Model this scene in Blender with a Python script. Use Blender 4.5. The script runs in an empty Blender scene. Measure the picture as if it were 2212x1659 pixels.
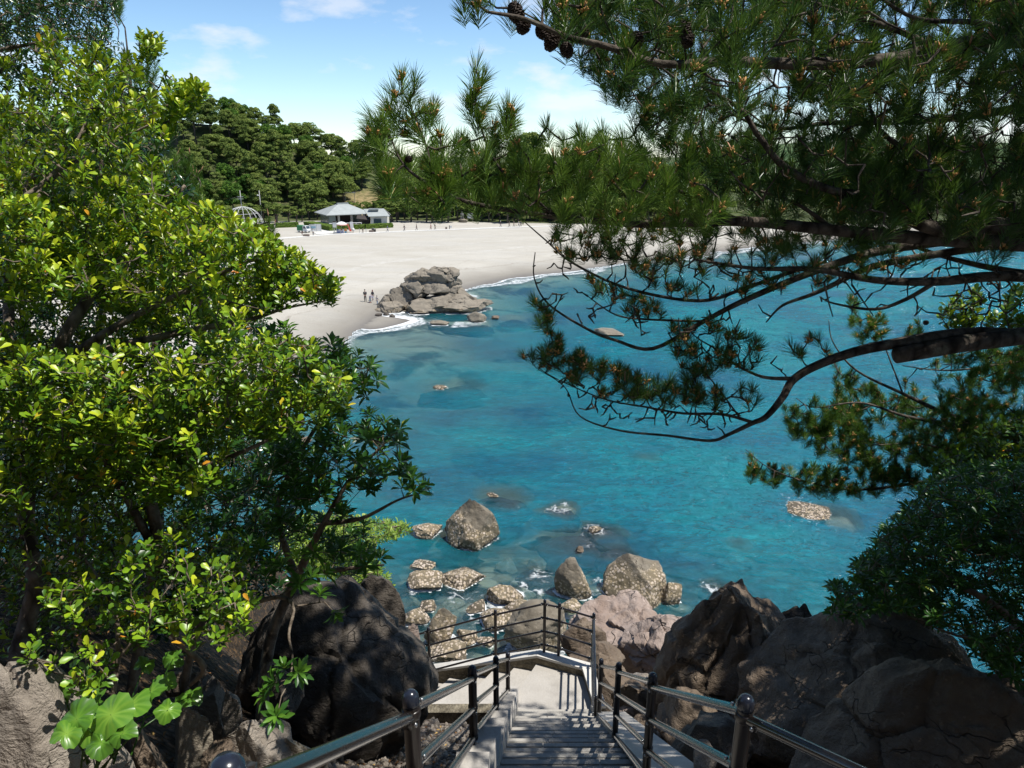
import bpy, bmesh, math, random
import numpy as np
from mathutils import Vector, Matrix, Quaternion
from mathutils.bvhtree import BVHTree
from mathutils.kdtree import KDTree
R = math.radians
rng = np.random.default_rng(7)
random.seed(7)
sc = bpy.context.scene
COL = sc.collection
# ------------------------------------------------------------ camera geometry (2212x1659 picture units)
F = 1534.0; CX = 1106.0; CY = 829.5
PITCH = R(17.8)
CAM = np.array([0.0, 0.0, 21.0])
FW = np.array([0, math.cos(PITCH), -math.sin(PITCH)])
UP = np.array([0, math.sin(PITCH), math.cos(PITCH)])
RT = np.array([1.0, 0, 0])

def ray(x, y):
    return FW + RT*((x-CX)/F) + UP*((CY-y)/F)
def wp(x, y, d):            # point at a distance d along the viewing axis
    return CAM + ray(x, y)*d
def wz(x, y, z):            # point on a level plane
    r = ray(x, y); return CAM + r*((z-CAM[2])/r[2])
def wy(x, y, Y):            # point on a vertical plane Y metres ahead
    r = ray(x, y); return CAM + r*(Y/r[1])
def dep(p):
    return float(np.dot(np.asarray(p)-CAM, FW))

# ------------------------------------------------------------ noise
def _hash(ix, iy, iz, seed):
    h = (ix*374761393 + iy*668265263 + iz*2147483647 + seed*974711) & 0xFFFFFFFF
    h = ((h ^ (h >> 13))*1274126177) & 0xFFFFFFFF
    h = (h ^ (h >> 16)) & 0xFFFFFFFF
    return h.astype(np.float64)/4294967295.0
def vnoise(p, seed=0):      # value noise, -1..1
    p = np.asarray(p, float)
    i = np.floor(p).astype(np.int64); f = p-i
    f = f*f*f*(f*(f*6-15)+10)
    out = 0
    for dx in (0, 1):
        wx = f[:, 0] if dx else 1-f[:, 0]
        for dy in (0, 1):
            wy_ = f[:, 1] if dy else 1-f[:, 1]
            for dz in (0, 1):
                wz_ = f[:, 2] if dz else 1-f[:, 2]
                out = out + wx*wy_*wz_*_hash(i[:, 0]+dx, i[:, 1]+dy, i[:, 2]+dz, seed)
    return out*2-1
def fbm(p, seed=0, oct=4, gain=.5):
    p = np.asarray(p, float); a = 1; s = 0; t = 0
    for o in range(oct):
        s = s + a*vnoise(p*(2.03**o)+o*17.3, seed+o); t += a; a *= gain
    return s/t
def sst(a, b, x):
    t = np.clip((x-a)/(b-a), 0, 1); return t*t*(3-2*t)

# ------------------------------------------------------------ mesh helpers
def new_mesh(name, V, Fc, smooth=False, attrs=None):
    me = bpy.data.meshes.new(name)
    V = np.ascontiguousarray(V, dtype=np.float32)
    if isinstance(Fc, np.ndarray):
        n, k = Fc.shape
        me.vertices.add(len(V)); me.vertices.foreach_set('co', V.ravel())
        me.loops.add(n*k); me.loops.foreach_set('vertex_index', np.ascontiguousarray(Fc, dtype=np.int32).ravel())
        me.polygons.add(n)
        me.polygons.foreach_set('loop_start', np.arange(0, n*k, k, dtype=np.int32))
        me.polygons.foreach_set('loop_total', np.full(n, k, dtype=np.int32))
    else:
        me.from_pydata([tuple(map(float, v)) for v in V], [], Fc)
    if attrs:
        for k_, a in attrs.items():
            at = me.attributes.new(k_, 'FLOAT', 'POINT')
            at.data.foreach_set('value', np.ascontiguousarray(a, dtype=np.float32))
    me.update(calc_edges=True)
    me.validate()
    if smooth:
        me.polygons.foreach_set('use_smooth', np.ones(len(me.polygons), dtype=bool))
    return me
def tag(o, label=None, cat=None, group=None, kind=None):
    if label: o['label'] = label
    if cat: o['category'] = cat
    if group: o['group'] = group
    if kind: o['kind'] = kind
    return o
def ob(name, me, mats=None, parent=None, loc=None):
    o = bpy.data.objects.new(name, me); COL.objects.link(o)
    if mats is not None and me is not None and len(me.materials) == 0:
        for m in (mats if isinstance(mats, (list, tuple)) else [mats]): me.materials.append(m)
    if parent is not None: o.parent = parent
    if loc is not None: o.location = tuple(map(float, loc))
    return o
def empty(name, loc, label, cat, group=None, rz=0):
    o = bpy.data.objects.new(name, None); COL.objects.link(o)
    o.location = tuple(map(float, loc)); o.rotation_euler = (0, 0, rz); o.empty_display_size = .2
    return tag(o, label, cat, group)
def copy_tree(o, parent=None):
    c = o.copy(); COL.objects.link(c); c.parent = parent
    for ch in list(o.children): copy_tree(ch, c)
    return c

class MB:
    """collects boxes, tubes and free faces for ONE mesh"""
    def __init__(s): s.v = []; s.f = []; s.m = []; s.mi = 0
    def add(s, V, Fc):
        o = len(s.v); s.v += [tuple(map(float, q)) for q in V]
        for f in Fc: s.f.append(tuple(o+i for i in f)); s.m.append(s.mi)
        return s
    def box(s, c, d, rz=0, taper=1.0):
        x, y, z = d[0]/2, d[1]/2, d[2]/2; V = []
        for sz, k in ((-1, 1), (1, taper)):
            for sx, sy in ((-1, -1), (1, -1), (1, 1), (-1, 1)):
                X, Y = sx*x*k, sy*y*k
                V.append((c[0]+X*math.cos(rz)-Y*math.sin(rz), c[1]+X*math.sin(rz)+Y*math.cos(rz), c[2]+sz*z))
        return s.add(V, [(3, 2, 1, 0), (4, 5, 6, 7), (0, 1, 5, 4), (1, 2, 6, 5), (2, 3, 7, 6), (3, 0, 4, 7)])
    def prism(s, poly, z0, z1):      # poly counter-clockwise seen from above
        n = len(poly)
        V = [(p[0], p[1], z0) for p in poly]+[(p[0], p[1], z1) for p in poly]
        return s.add(V, [tuple(range(n-1, -1, -1)), tuple(range(n, 2*n))]+[(i, (i+1) % n, n+(i+1) % n, n+i) for i in range(n)])
    def tube(s, pts, rad, n=6, cap=True):
        P = [np.asarray(p, float) for p in pts]
        if not hasattr(rad, '__len__'): rad = [rad]*len(P)
        V = []; ref = None
        for i, p in enumerate(P):
            a = P[max(i-1, 0)]; b = P[min(i+1, len(P)-1)]
            t = b-a; L = np.linalg.norm(t); t = t/L if L > 1e-9 else np.array([0, 0, 1.0])
            if ref is None: ref = np.array([0, 0, 1.0]) if abs(t[2]) < .8 else np.array([1.0, 0, 0])
            u = np.cross(t, ref); u /= (np.linalg.norm(u)+1e-12); w = np.cross(t, u)
            ref = np.cross(u, t)
            for k in range(n):
                a_ = 2*math.pi*k/n
                V.append(p+(u*math.cos(a_)+w*math.sin(a_))*rad[i])
        Fc = []
        for i in range(len(P)-1):
            for k in range(n):
                Fc.append((i*n+k, i*n+(k+1) % n, (i+1)*n+(k+1) % n, (i+1)*n+k))
        if cap: Fc += [tuple(range(n-1, -1, -1)), tuple((len(P)-1)*n+k for k in range(n))]
        return s.add(V, Fc)
    def lathe(s, c, prof, n=12):     # profile of (radius, height)
        V = []
        for r, z in prof:
            for k in range(n):
                a = 2*math.pi*k/n; V.append((c[0]+r*math.cos(a), c[1]+r*math.sin(a), c[2]+z))
        Fc = [(i*n+k, i*n+(k+1) % n, (i+1)*n+(k+1) % n, (i+1)*n+k) for i in range(len(prof)-1) for k in range(n)]
        Fc += [tuple(range(n-1, -1, -1)), tuple((len(prof)-1)*n+k for k in range(n))]
        return s.add(V, Fc)
    def blob(s, c, r, n=8, m=6):
        pr = [(max(1e-3, math.sin(math.pi*i/m)), -math.cos(math.pi*i/m)) for i in range(m+1)]
        V = []
        for a, z in pr:
            for k in range(n):
                t = 2*math.pi*k/n; V.append((c[0]+r[0]*a*math.cos(t), c[1]+r[1]*a*math.sin(t), c[2]+r[2]*z))
        Fc = [(i*n+k, i*n+(k+1) % n, (i+1)*n+(k+1) % n, (i+1)*n+k) for i in range(m) for k in range(n)]
        return s.add(V, Fc)
    def build(s, name, mats, parent=None, loc=None, smooth=False):
        me = bpy.data.meshes.new(name); me.from_pydata(s.v, [], s.f)
        me.polygons.foreach_set('material_index', np.array(s.m, dtype=np.int32))
        if smooth: me.polygons.foreach_set('use_smooth', np.ones(len(s.f), dtype=bool))
        me.update()
        return ob(name, me, mats, parent, loc)

# ------------------------------------------------------------ materials
class NT:
    def __init__(s, name):
        s.m = bpy.data.materials.new(name); s.m.use_nodes = True
        s.t = s.m.node_tree; s.t.nodes.clear()
        s.out = s.n('ShaderNodeOutputMaterial')
    def n(s, t, **kw):
        nd = s.t.nodes.new(t)
        for k, v in kw.items():
            if hasattr(nd, k) and not k.startswith('i_'): setattr(nd, k, v)
        return nd
    def set(s, nd, sock, v):
        if isinstance(v, bpy.types.NodeSocket): s.t.links.new(v, nd.inputs[sock])
        elif isinstance(v, (tuple, list)) and len(v) == 3 and nd.inputs[sock].type == 'RGBA': nd.inputs[sock].default_value = (*v, 1)
        else: nd.inputs[sock].default_value = v
    def pos(s):
        return s.n('ShaderNodeNewGeometry').outputs['Position']
    def objc(s):
        return s.n('ShaderNodeTexCoord').outputs['Object']
    def mapping(s, vec, scale=(1, 1, 1), rot=(0, 0, 0)):
        nd = s.n('ShaderNodeMapping'); s.set(nd, 'Vector', vec); nd.inputs['Scale'].default_value = scale; nd.inputs['Rotation'].default_value = rot
        return nd.outputs[0]
    def noise(s, scale, vec=None, detail=4, rough=.55, dist=0):
        nd = s.n('ShaderNodeTexNoise'); s.set(nd, 'Scale', scale); s.set(nd, 'Detail', detail); s.set(nd, 'Roughness', rough); s.set(nd, 'Distortion', dist)
        if vec is not None: s.set(nd, 'Vector', vec)
        return nd.outputs['Fac']
    def voro(s, scale, vec=None, feature='F1', out='Distance'):
        nd = s.n('ShaderNodeTexVoronoi', feature=feature); s.set(nd, 'Scale', scale)
        if vec is not None: s.set(nd, 'Vector', vec)
        return nd.outputs[out]
    def math(s, op, a, b=0.0, c=None, clamp=False):
        nd = s.n('ShaderNodeMath', operation=op, use_clamp=clamp)
        s.set(nd, 0, a); s.set(nd, 1, b)
        if c is not None: s.set(nd, 2, c)
        return nd.outputs[0]
    def ramp(s, fac, stops):
        nd = s.n('ShaderNodeValToRGB'); s.set(nd, 'Fac', fac)
        cr = nd.color_ramp
        while len(cr.elements) < len(stops): cr.elements.new(.5)
        for e, (p, c) in zip(cr.elements, stops):
            e.position = p; e.color = (c, c, c, 1) if not isinstance(c, tuple) else (*c, 1)
        return nd.outputs[0]
    def mr(s, v, a, b, c=0.0, d=1.0, smooth=False):
        nd = s.n('ShaderNodeMapRange'); nd.clamp = True
        if smooth: nd.interpolation_type = 'SMOOTHSTEP'
        s.set(nd, 0, v); s.set(nd, 1, a); s.set(nd, 2, b); s.set(nd, 3, c); s.set(nd, 4, d)
        return nd.outputs[0]
    def mix(s, fac, a, b, mode='MIX'):
        nd = s.n('ShaderNodeMix', data_type='RGBA', blend_type=mode)
        s.set(nd, 0, fac)
        for i, v in ((6, a), (7, b)):
            if isinstance(v, bpy.types.NodeSocket): s.t.links.new(v, nd.inputs[i])
            else: nd.inputs[i].default_value = (*v, 1) if len(v) == 3 else v
        return nd.outputs[2]
    def attr(s, name):
        nd = s.n('ShaderNodeAttribute'); nd.attribute_name = name; return nd.outputs['Fac']
    def sep(s, v):
        nd = s.n('ShaderNodeSeparateXYZ'); s.set(nd, 0, v); return nd.outputs
    def bump(s, h, strength=.5, dist=.05, normal=None):
        nd = s.n('ShaderNodeBump'); s.set(nd, 'Height', h); s.set(nd, 'Strength', strength); s.set(nd, 'Distance', dist)
        if normal is not None: s.set(nd, 'Normal', normal)
        return nd.outputs[0]
    def bsdf(s, col, rough=.8, normal=None, metallic=0.0, spec=.5, **kw):
        nd = s.n('ShaderNodeBsdfPrincipled')
        s.set(nd, 'Base Color', col); s.set(nd, 'Roughness', rough); s.set(nd, 'Metallic', metallic); s.set(nd, 'Specular IOR Level', spec)
        if normal is not None: s.set(nd, 'Normal', normal)
        for k, v in kw.items(): s.set(nd, k.replace('_', ' '), v)
        return nd.outputs[0]
    def shmix(s, fac, a, b):
        nd = s.n('ShaderNodeMixShader'); s.set(nd, 0, fac); s.t.links.new(a, nd.inputs[1]); s.t.links.new(b, nd.inputs[2]); return nd.outputs[0]
    def done(s, sh):
        s.t.links.new(sh, s.out.inputs['Surface']); return s.m

def simple(name, col, rough=.6, metallic=0.0, var=.12, scale=6.0, bump=0.0):
    t = NT(name); n = t.noise(scale, t.objc(), 4); col = tuple(x*.84 for x in col)
    c = t.mix(t.mr(n, .3, .7), tuple(x*(1-var) for x in col), tuple(min(1, x*(1+var)) for x in col))
    return t.done(t.bsdf(c, rough, t.bump(n, bump, .02) if bump else None, metallic))

def rockmat(name, c1, c2, barn=None, dark=(.05, .045, .04), scale=1.0, crack=.5, rough=.85, bs=.6):
    c1 = tuple(x*.80 for x in c1); c2 = tuple(x*.80 for x in c2)
    t = NT(name); p = t.pos()
    a = t.noise(.9*scale, p, 6, .6, .4); b = t.noise(5*scale, p, 6, .65)
    col = t.mix(t.mr(a, .35, .65), c1, c2)
    col = t.mix(t.mr(b, .3, .75, .0, .55), col, tuple(x*.55 for x in c1))
    warp = t.n('ShaderNodeVectorMath', operation='ADD')
    t.set(warp, 0, p)
    nn = t.n('ShaderNodeTexNoise'); t.set(nn, 'Scale', 3.0*scale); t.set(nn, 'Vector', p)
    sc3 = t.n('ShaderNodeVectorMath', operation='SCALE'); t.t.links.new(nn.outputs['Color'], sc3.inputs[0]); sc3.inputs['Scale'].default_value = .35/scale; t.t.links.new(sc3.outputs[0], warp.inputs[1])
    st = t.mapping(warp.outputs[0], (1.0, 1.0, 2.2))
    v = t.voro(1.25*scale, st, 'DISTANCE_TO_EDGE')
    ck = t.mr(v, 0, .022, 1, 0)
    pres = t.mr(t.noise(.9*scale, p, 3), .50, .62)
    ck = t.math('MULTIPLY', ck, pres)
    col = t.mix(t.math('MULTIPLY', ck, crack), col, dark)
    # thin pale veins and lichen spots
    lich = t.mr(t.noise(9*scale, p, 3), .64, .72)
    col = t.mix(t.math('MULTIPLY', lich, .35), col, tuple(min(1, x*1.7) for x in c2))
    strat = t.noise(1.1*scale, t.mapping(p, (1, 1, 1.5), (.5, .3, 0)), 7, .68, .5)
    h = t.math('ADD', t.math('MULTIPLY', b, .8), t.math('MULTIPLY', ck, -.7))
    h = t.math('ADD', h, t.math('MULTIPLY', strat, 2.2))
    col = t.mix(t.mr(strat, .30, .44, .5, 0), col, dark)
    h = t.math('ADD', h, t.math('MULTIPLY', t.noise(22*scale, p, 4), .25))
    ro = rough
    if barn is not None:
        z = t.sep(p)[2]
        zz = t.math('ADD', z, t.math('MULTIPLY', t.math('SUBTRACT', t.noise(.8, p, 3), .5), 3.4))
        band = t.math('MULTIPLY', t.mr(zz, barn-.25, barn+.15, 1, 0), t.mr(z, -.35, .05))
        vd = t.n('ShaderNodeTexVoronoi'); t.set(vd, 'Scale', 8.0); t.set(vd, 'Vector', p); 
        sp = t.mr(vd.outputs['Distance'], .42, .60, 1, 0)
        rnd = t.sep(vd.outputs['Color'])[0]
        keep = t.mr(t.math('ADD', rnd, t.math('MULTIPLY', t.noise(1.0, p, 4), 2.6)), 1.50, 1.66)
        sp = t.math('MULTIPLY', t.math('MULTIPLY', sp, keep), band)
        wet = t.mr(t.math('ADD', z, t.math('MULTIPLY', t.noise(3, p, 3), -.3)), .05, .30, 1, 0)
        col = t.mix(t.math('MULTIPLY', band, .35), col, (.20, .15, .07))
        col = t.mix(t.math('MULTIPLY', wet, .6), col, (.035, .03, .025))
        bc = t.mix(t.sep(vd.outputs['Color'])[1], (.52, .44, .37), (.33, .26, .16))
        col = t.mix(sp, col, bc)
        h = t.math('ADD', h, t.math('MULTIPLY', sp, .4))
    return t.done(t.bsdf(col, ro, t.bump(h, bs, .06), spec=.3))
# ------------------------------------------------------------ shared materials
ROCK_GREY = rockmat('rock_grey', (.25, .215, .165), (.34, .30, .235), None, bs=.8)
ROCK_BEACH = rockmat('rock_outcrop', (.27, .235, .185), (.36, .315, .25), .5, scale=.45, crack=.9, bs=.9)
ROCK_SEA = rockmat('rock_sea', (.20, .17, .125), (.29, .255, .20), 1.35, bs=.7)
ROCK_PINK = rockmat('rock_pink', (.34, .25, .20), (.50, .41, .36), None, scale=.8, crack=.9, bs=1.0)
ROCK_BROWN = rockmat('rock_brown', (.20, .148, .106), (.285, .222, .162), None, scale=1.6, crack=.8, bs=1.0)
ROCK_DARK = rockmat('rock_dark', (.10, .085, .07), (.17, .145, .12), None, scale=1.8, crack=.6, bs=.9)
ROCK_PALE = rockmat('rock_pale', (.33, .28, .23), (.44, .39, .33), None, scale=2.5, crack=.6, bs=.8)
ROCK_REEF = rockmat('rock_reef', (.030, .020, .026), (.085, .055, .06), None, scale=1.2)
ROCK_SUNK = rockmat('rock_sunken', (.24, .21, .16), (.40, .36, .28), None, scale=1.2)

def m_bark(name, c1, c2, sc_=14):
    t = NT(name); p = t.pos(); st = t.mapping(p, (1, 1, .45))
    v = t.voro(sc_, st); n = t.noise(sc_*1.5, p, 5)
    col = t.mix(t.mr(n, .3, .7), c1, c2); col = t.mix(t.mr(v, .45, .8), col, tuple(x*.4 for x in c1))
    lich = t.mr(t.noise(sc_*.6, p, 3), .60, .68); col = t.mix(t.math('MULTIPLY', lich, .35), col, (.24, .25, .19))
    h = t.math('ADD', n, t.math('MULTIPLY', v, -.6))
    return t.done(t.bsdf(col, .9, t.bump(h, 1.0, .022), spec=.15))
BARK_PINE = m_bark('bark_pine', (.065, .052, .042), (.13, .11, .09))
BARK_GREY = m_bark('bark_grey', (.13, .10, .075), (.24, .20, .155))
BARK_FAR = simple('bark_far', (.10, .08, .065), .9)

def m_leaf(name, stops, rough=.3, trans=.35, tcol=(.35, .5, .03), spec=.5):
    t = NT(name)
    c = t.ramp(t.attr('tone'), stops)
    b = t.bsdf(c, rough, spec=spec)
    tr = t.n('ShaderNodeBsdfTranslucent'); t.set(tr, 'Color', t.mix(.55, c, tcol, 'MIX'))
    return t.done(t.shmix(trans, b, tr.outputs[0]))
LEAF_MAIN = m_leaf('leaf_bright', [(0, (.010, .030, .006)), (.35, (.045, .125, .010)), (.65, (.19, .33, .014)), (.92, (.52, .58, .03)), (.97, (.60, .40, .03)), (1, (.55, .16, .02))], .36, .18, (.42, .52, .015), .42)
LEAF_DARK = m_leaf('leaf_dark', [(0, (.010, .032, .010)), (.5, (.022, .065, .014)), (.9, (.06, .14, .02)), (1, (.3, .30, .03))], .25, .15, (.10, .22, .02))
LEAF_TOBIRA = m_leaf('leaf_tobira', [(0, (.016, .055, .014)), (.5, (.035, .11, .018)), (.9, (.13, .28, .03)), (1, (.40, .42, .04))], .32, .25, (.2, .38, .03), .32)
LEAF_SHRUB = m_leaf('leaf_shrub', [(0, (.06, .13, .02)), (.6, (.16, .28, .03)), (1, (.34, .42, .06))], .45, .3, (.35, .5, .05))
LEAF_BIG = m_leaf('leaf_big', [(0, (.035, .10, .014)), (.5, (.11, .26, .03)), (1, (.26, .44, .06))], .3, .35, (.35, .55, .05))
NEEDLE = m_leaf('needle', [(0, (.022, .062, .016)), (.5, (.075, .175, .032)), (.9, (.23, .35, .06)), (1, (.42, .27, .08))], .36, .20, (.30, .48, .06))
NEEDLE_FAR = m_leaf('needle_far', [(0, (.022, .042, .012)), (.35, (.095, .14, .034)), (.7, (.19, .24, .055)), (1, (.31, .35, .08))], .8, .2, (.20, .30, .04), .1)
POLLEN = simple('pollen_cone_orange', (.62, .32, .11), .7)
CANDLE = simple('candle_bud', (.55, .28, .18), .7)
CONE = simple('cone_brown', (.055, .035, .025), .8)

# ------------------------------------------------------------ coastline and ground height
SHORE_PX = [(-900, 1200), (-300, 1080), (0, 1010), (300, 930), (500, 860), (615, 800), (680, 775), (740, 752), (752, 735), (768, 716), (800, 700), (840, 672),
            (920, 660), (985, 640), (1005, 627), (1060, 611), (1130, 597), (1200, 590), (1290, 578), (1385, 564), (1500, 549), (1650, 532), (1850, 514),
            (2050, 500), (2300, 486), (2700, 470), (3600, 440)]
SHORE = np.array([wz(x, y, 0)[:2] for x, y in SHORE_PX])
def shore_sd(x, y):
    """signed distance from the waterline: + on land"""
    best = np.full(x.shape, 1e18); sg = np.ones(x.shape)
    for i in range(len(SHORE)-1):
        a = SHORE[i]; b = SHORE[i+1]; d = b-a; L2 = d@d
        t = np.clip(((x-a[0])*d[0]+(y-a[1])*d[1])/L2, 0, 1)
        qx = x-(a[0]+t*d[0]); qy = y-(a[1]+t*d[1]); q = qx*qx+qy*qy
        m = q < best
        cr = d[0]*(y-a[1])-d[1]*(x-a[0])
        best = np.where(m, q, best); sg = np.where(m, np.sign(cr), sg)
    return np.sqrt(best)*sg
# tree-covered hill behind the beach: ridge height against bearing
RX = np.array([-1500, -400, 200, 500, 600, 690, 760, 840, 950, 1120, 1290, 1420, 1550, 1700, 2600, 4000.])
RH = np.array([34, 34, 33, 29, 25.5, 20.5, 16.5, 12, 9, 10, 9, 5, 3, 1, 1, 1.])
def bearing_px(x, y):
    return CX + F*x/(np.maximum(y, 1)*math.cos(PITCH)+5.8)
def hill(x, y):
    px = bearing_px(x, y)
    foot = 222 - 8*np.sin(x*.04)
    r = np.interp(px, RX, RH)
    k = sst(0, 62, y-foot)
    return r*k
def headland(x, y):
    # cliff we stand on: follows the stairs down, then drops to the water
    prof = np.interp(y, [-60, -2, 0, 1.5, 8.4, 8.8, 10.0, 10.6, 13, 18, 23, 26, 40], [24, 20.6, 19.2, 18.3, 13.05, 12.0, 11.6, 11.0, 7.5, 2.6, -.6, -2.5, -9])
    left = sst(.9, 4.5, -x)*1.6*sst(12, 4, y) + sst(4, 30, -x)*np.interp(y, [0, 10, 24, 34], [2, 3, 3.5, 0])
    right = -sst(1.5, 2.6, x)*1.3*sst(9, 6, y)*sst(-1, 1, y)
    lb = sst(2.6, 5.4, -x-(y-6)*.13)*sst(3, 6, y)*np.interp(y, [0, 18, 24, 32], [1, 1, .6, 0])
    left = left+lb*np.maximum(0, np.maximum(21-.63*y, 3)-prof-left)
    # keep the stair corridor low
    cor = (x > -.28+.045*y) & (x < 1.15+.045*y) & (y < 8.8)
    h = prof+left+right
    h = np.where(cor, h-.55, h)
    return h
def H(x, y, rough=True):
    x = np.asarray(x, float); y = np.asarray(y, float)
    sd = shore_sd(x, y)
    land = np.interp(sd, [0, 6, 14, 40, 90, 400], [0, .75, 1.35, 1.9, 2.4, 2.8])
    sea = -np.interp(-sd, [0, 4, 12, 40, 90, 400], [0, .45, 1.4, 3.2, 5.0, 9])
    base = np.where(sd >= 0, land, sea)
    # shallow shelf in front of the headland
    dn = np.sqrt((x+2)**2*.30+(y-26)**2)
    shelf = -np.interp(dn, [0, 5, 9, 14, 26], [.35, .8, 1.5, 3.0, 9])
    base = np.where(sd < 0, np.maximum(base, np.where(base > shelf, base, shelf)), base)
    h = base + np.where(y > 150, hill(x, y), 0)
    hd = headland(x, y)
    if rough:
        P = np.stack([x, y, np.zeros_like(x)], -1).reshape(-1, 3)
        n1 = fbm(P*.7, 3, 4).reshape(x.shape); n2 = fbm(P*2.6, 9, 3).reshape(x.shape)
        hd = hd + (n1*.45+n2*.10)*np.where(y < 9.5, .35, 1.0)*np.where((np.abs(x-.5) < 1.6) & (y < 11), .3, 1)
        h = h + np.where(sd < 0, fbm(P*.12, 21, 3).reshape(x.shape)*.8, fbm(P*.05, 5, 2).reshape(x.shape)*.06)
    return np.where(y < 60, np.maximum(h, hd), h)
def h1(x, y): return float(H(np.array([x]), np.array([y]))[0])
def gp(px, py, it=30):
    """where the sight line through a picture point meets the beach or hill"""
    z = 1.5
    for _ in range(it):
        p = wz(px, py, z); z = z*.4+.6*h1(p[0], p[1])
    return wz(px, py, z)

def polar(radii, angs, x0=0.0, y0=0.0):
    rr, aa = np.meshgrid(radii, angs, indexing='ij')
    X = x0+rr*np.sin(aa); Y = y0+rr*np.cos(aa)
    nr, na = rr.shape
    i = np.arange(nr-1)[:, None]*na+np.arange(na-1)[None, :]
    Q = np.stack([i, i+1, i+na+1, i+na], -1).reshape(-1, 4)
    return X.ravel(), Y.ravel(), Q[:, ::-1]

# ground sheet (sand, sea floor, hill, headland) out to the horizon
rad = np.concatenate([np.linspace(.15, 14, 110), np.geomspace(14.2, 60, 150), np.geomspace(61, 330, 190), np.geomspace(340, 9000, 40)])
ang = np.concatenate([np.linspace(-math.pi, -R(50), 50)[:-1], np.linspace(-R(50), R(50), 330), np.linspace(R(50), math.pi, 50)[1:]])
X, Y, Q = polar(rad, ang, 0, -1.0)
Z = H(X, Y)
px = bearing_px(X, Y)
veg = np.where((Y > 150), sst(213, 217, Y+4*np.sin(X*.04)), 0.0)
veg = np.maximum(veg, np.where((Y > 60) & (X < -60), sst(60, 80, -X-(Y-60)*.35), 0))
rk = np.where((Y < 60), sst(-.3, .4, headland(X, Y)-(-.8))*sst(30, 24, Y), 0.0)
G_P = np.stack([X, Y, Z], -1)
t = NT('ground'); p = t.pos(); z = t.sep(p)[2]
sandn = t.noise(.09, t.mapping(p, (1, 2.4, 1)), 5, .6)
sand = t.mix(t.mr(sandn, .35, .65), (.395, .370, .318), (.455, .433, .382))
sand = t.mix(t.mr(t.noise(.5, t.mapping(p, (1, 3, 1)), 4), .5, .8, 0, .5), sand, (.335, .318, .285))
sand = t.mix(t.mr(t.noise(.035, t.mapping(p, (1, 5, 1)), 3), .52, .6, 0, .35), sand, (.43, .42, .39))
sand = t.mix(t.mr(t.noise(6.0, p, 3), .45, .7, 0, .35), sand, (.25, .235, .20))
wz_ = t.math('ADD', z, t.math('MULTIPLY', t.math('SUBTRACT', t.noise(.12, p, 3), .5), .5))
sdw = t.math('ADD', t.attr('sd'), t.math('MULTIPLY', t.noise(.09, p, 5, .6), 9))
for c_, w_, k_, lc in ((13.5, .5, .5, (.22, .19, .15)), (19, .35, .4, (.25, .22, .18)), (29, 1.2, .55, (.50, .49, .46)), (41, .8, .35, (.50, .49, .46)), (52, .4, .3, (.25, .22, .18))):
    ln = t.mr(t.math('ABSOLUTE', t.math('SUBTRACT', sdw, c_)), w_*.2, w_, 1, 0)
    sand = t.mix(t.math('MULTIPLY', t.math('MULTIPLY', ln, k_), t.mr(t.noise(.8, p, 5, .7), .42, .58)), sand, lc)
foot = t.voro(.9, t.mapping(p, (1, 1, .01)))
sand = t.mix(t.math('MULTIPLY', t.mr(foot, .10, .2, .5, 0), t.mr(t.noise(.06, p, 3), .48, .6)), sand, (.24, .22, .19))
damp = t.mr(wz_, .35, 1.15, 1, 0); wet = t.mr(z, .02, .30, 1, 0)
sand = t.mix(t.math('MULTIPLY', damp, .75), sand, (.175, .16, .135))
sand = t.mix(t.math('MULTIPLY', wet, .7), sand, (.105, .098, .095))
# sea floor: pale sand with dark weed patches
weed = t.mr(t.noise(.13, p, 5, .6, .5), .50, .60)
cob = t.n('ShaderNodeTexVoronoi'); t.set(cob, 'Scale', .9); t.set(cob, 'Vector', p)
cobc = t.mix(t.sep(cob.outputs['Color'])[0], (.10, .085, .07), (.42, .37, .27)); cobc = t.mix(t.mr(cob.outputs['Distance'], .35, .62), cobc, (.02, .018, .018))
floor_ = t.mix(weed, t.mix(t.mr(t.sep(p)[1], 34, 42), cobc, (.34, .33, .26)), (.05, .045, .05))
under = t.mr(z, -.55, -.15, 1, 0)
sand = t.mix(under, sand, floor_)
vg = t.attr('veg'); bare = t.attr('bare')
vcol = t.mix(t.mr(t.noise(.4, p, 5), .35, .65), (.025, .04, .012), (.09, .11, .03))
vcol = t.mix(t.mr(t.noise(1.1, p, 4), .55, .7), vcol, (.12, .095, .06))
bcol = t.mix(t.mr(t.noise(.7, p, 5, .7), .4, .6), (.33, .25, .13), (.14, .12, .05))
vcol = t.mix(bare, vcol, bcol)
rockc = t.mix(t.mr(t.noise(2.2, p, 6, .65), .35, .65), (.12, .095, .075), (.215, .175, .14))
vor = t.n('ShaderNodeTexVoronoi'); t.set(vor, 'Scale', 15.0); t.set(vor, 'Vector', p)
rockc = t.mix(t.mr(t.sep(vor.outputs['Color'])[0], .2, .9, 0, .55), rockc, (.27, .22, .19))
rockc = t.mix(t.mr(t.noise(16, p, 3), .64, .70, 0, .7), rockc, (.30, .17, .09))
rockc = t.mix(t.mr(vor.outputs['Distance'], .35, .6, 0, .8), rockc, (.035, .028, .022))
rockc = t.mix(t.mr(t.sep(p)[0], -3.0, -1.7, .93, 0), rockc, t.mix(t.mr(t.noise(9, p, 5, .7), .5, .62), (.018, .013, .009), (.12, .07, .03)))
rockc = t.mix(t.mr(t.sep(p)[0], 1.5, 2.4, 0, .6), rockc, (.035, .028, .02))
col = t.mix(vg, sand, vcol); col = t.mix(t.attr('rock'), col, rockc)
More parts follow.
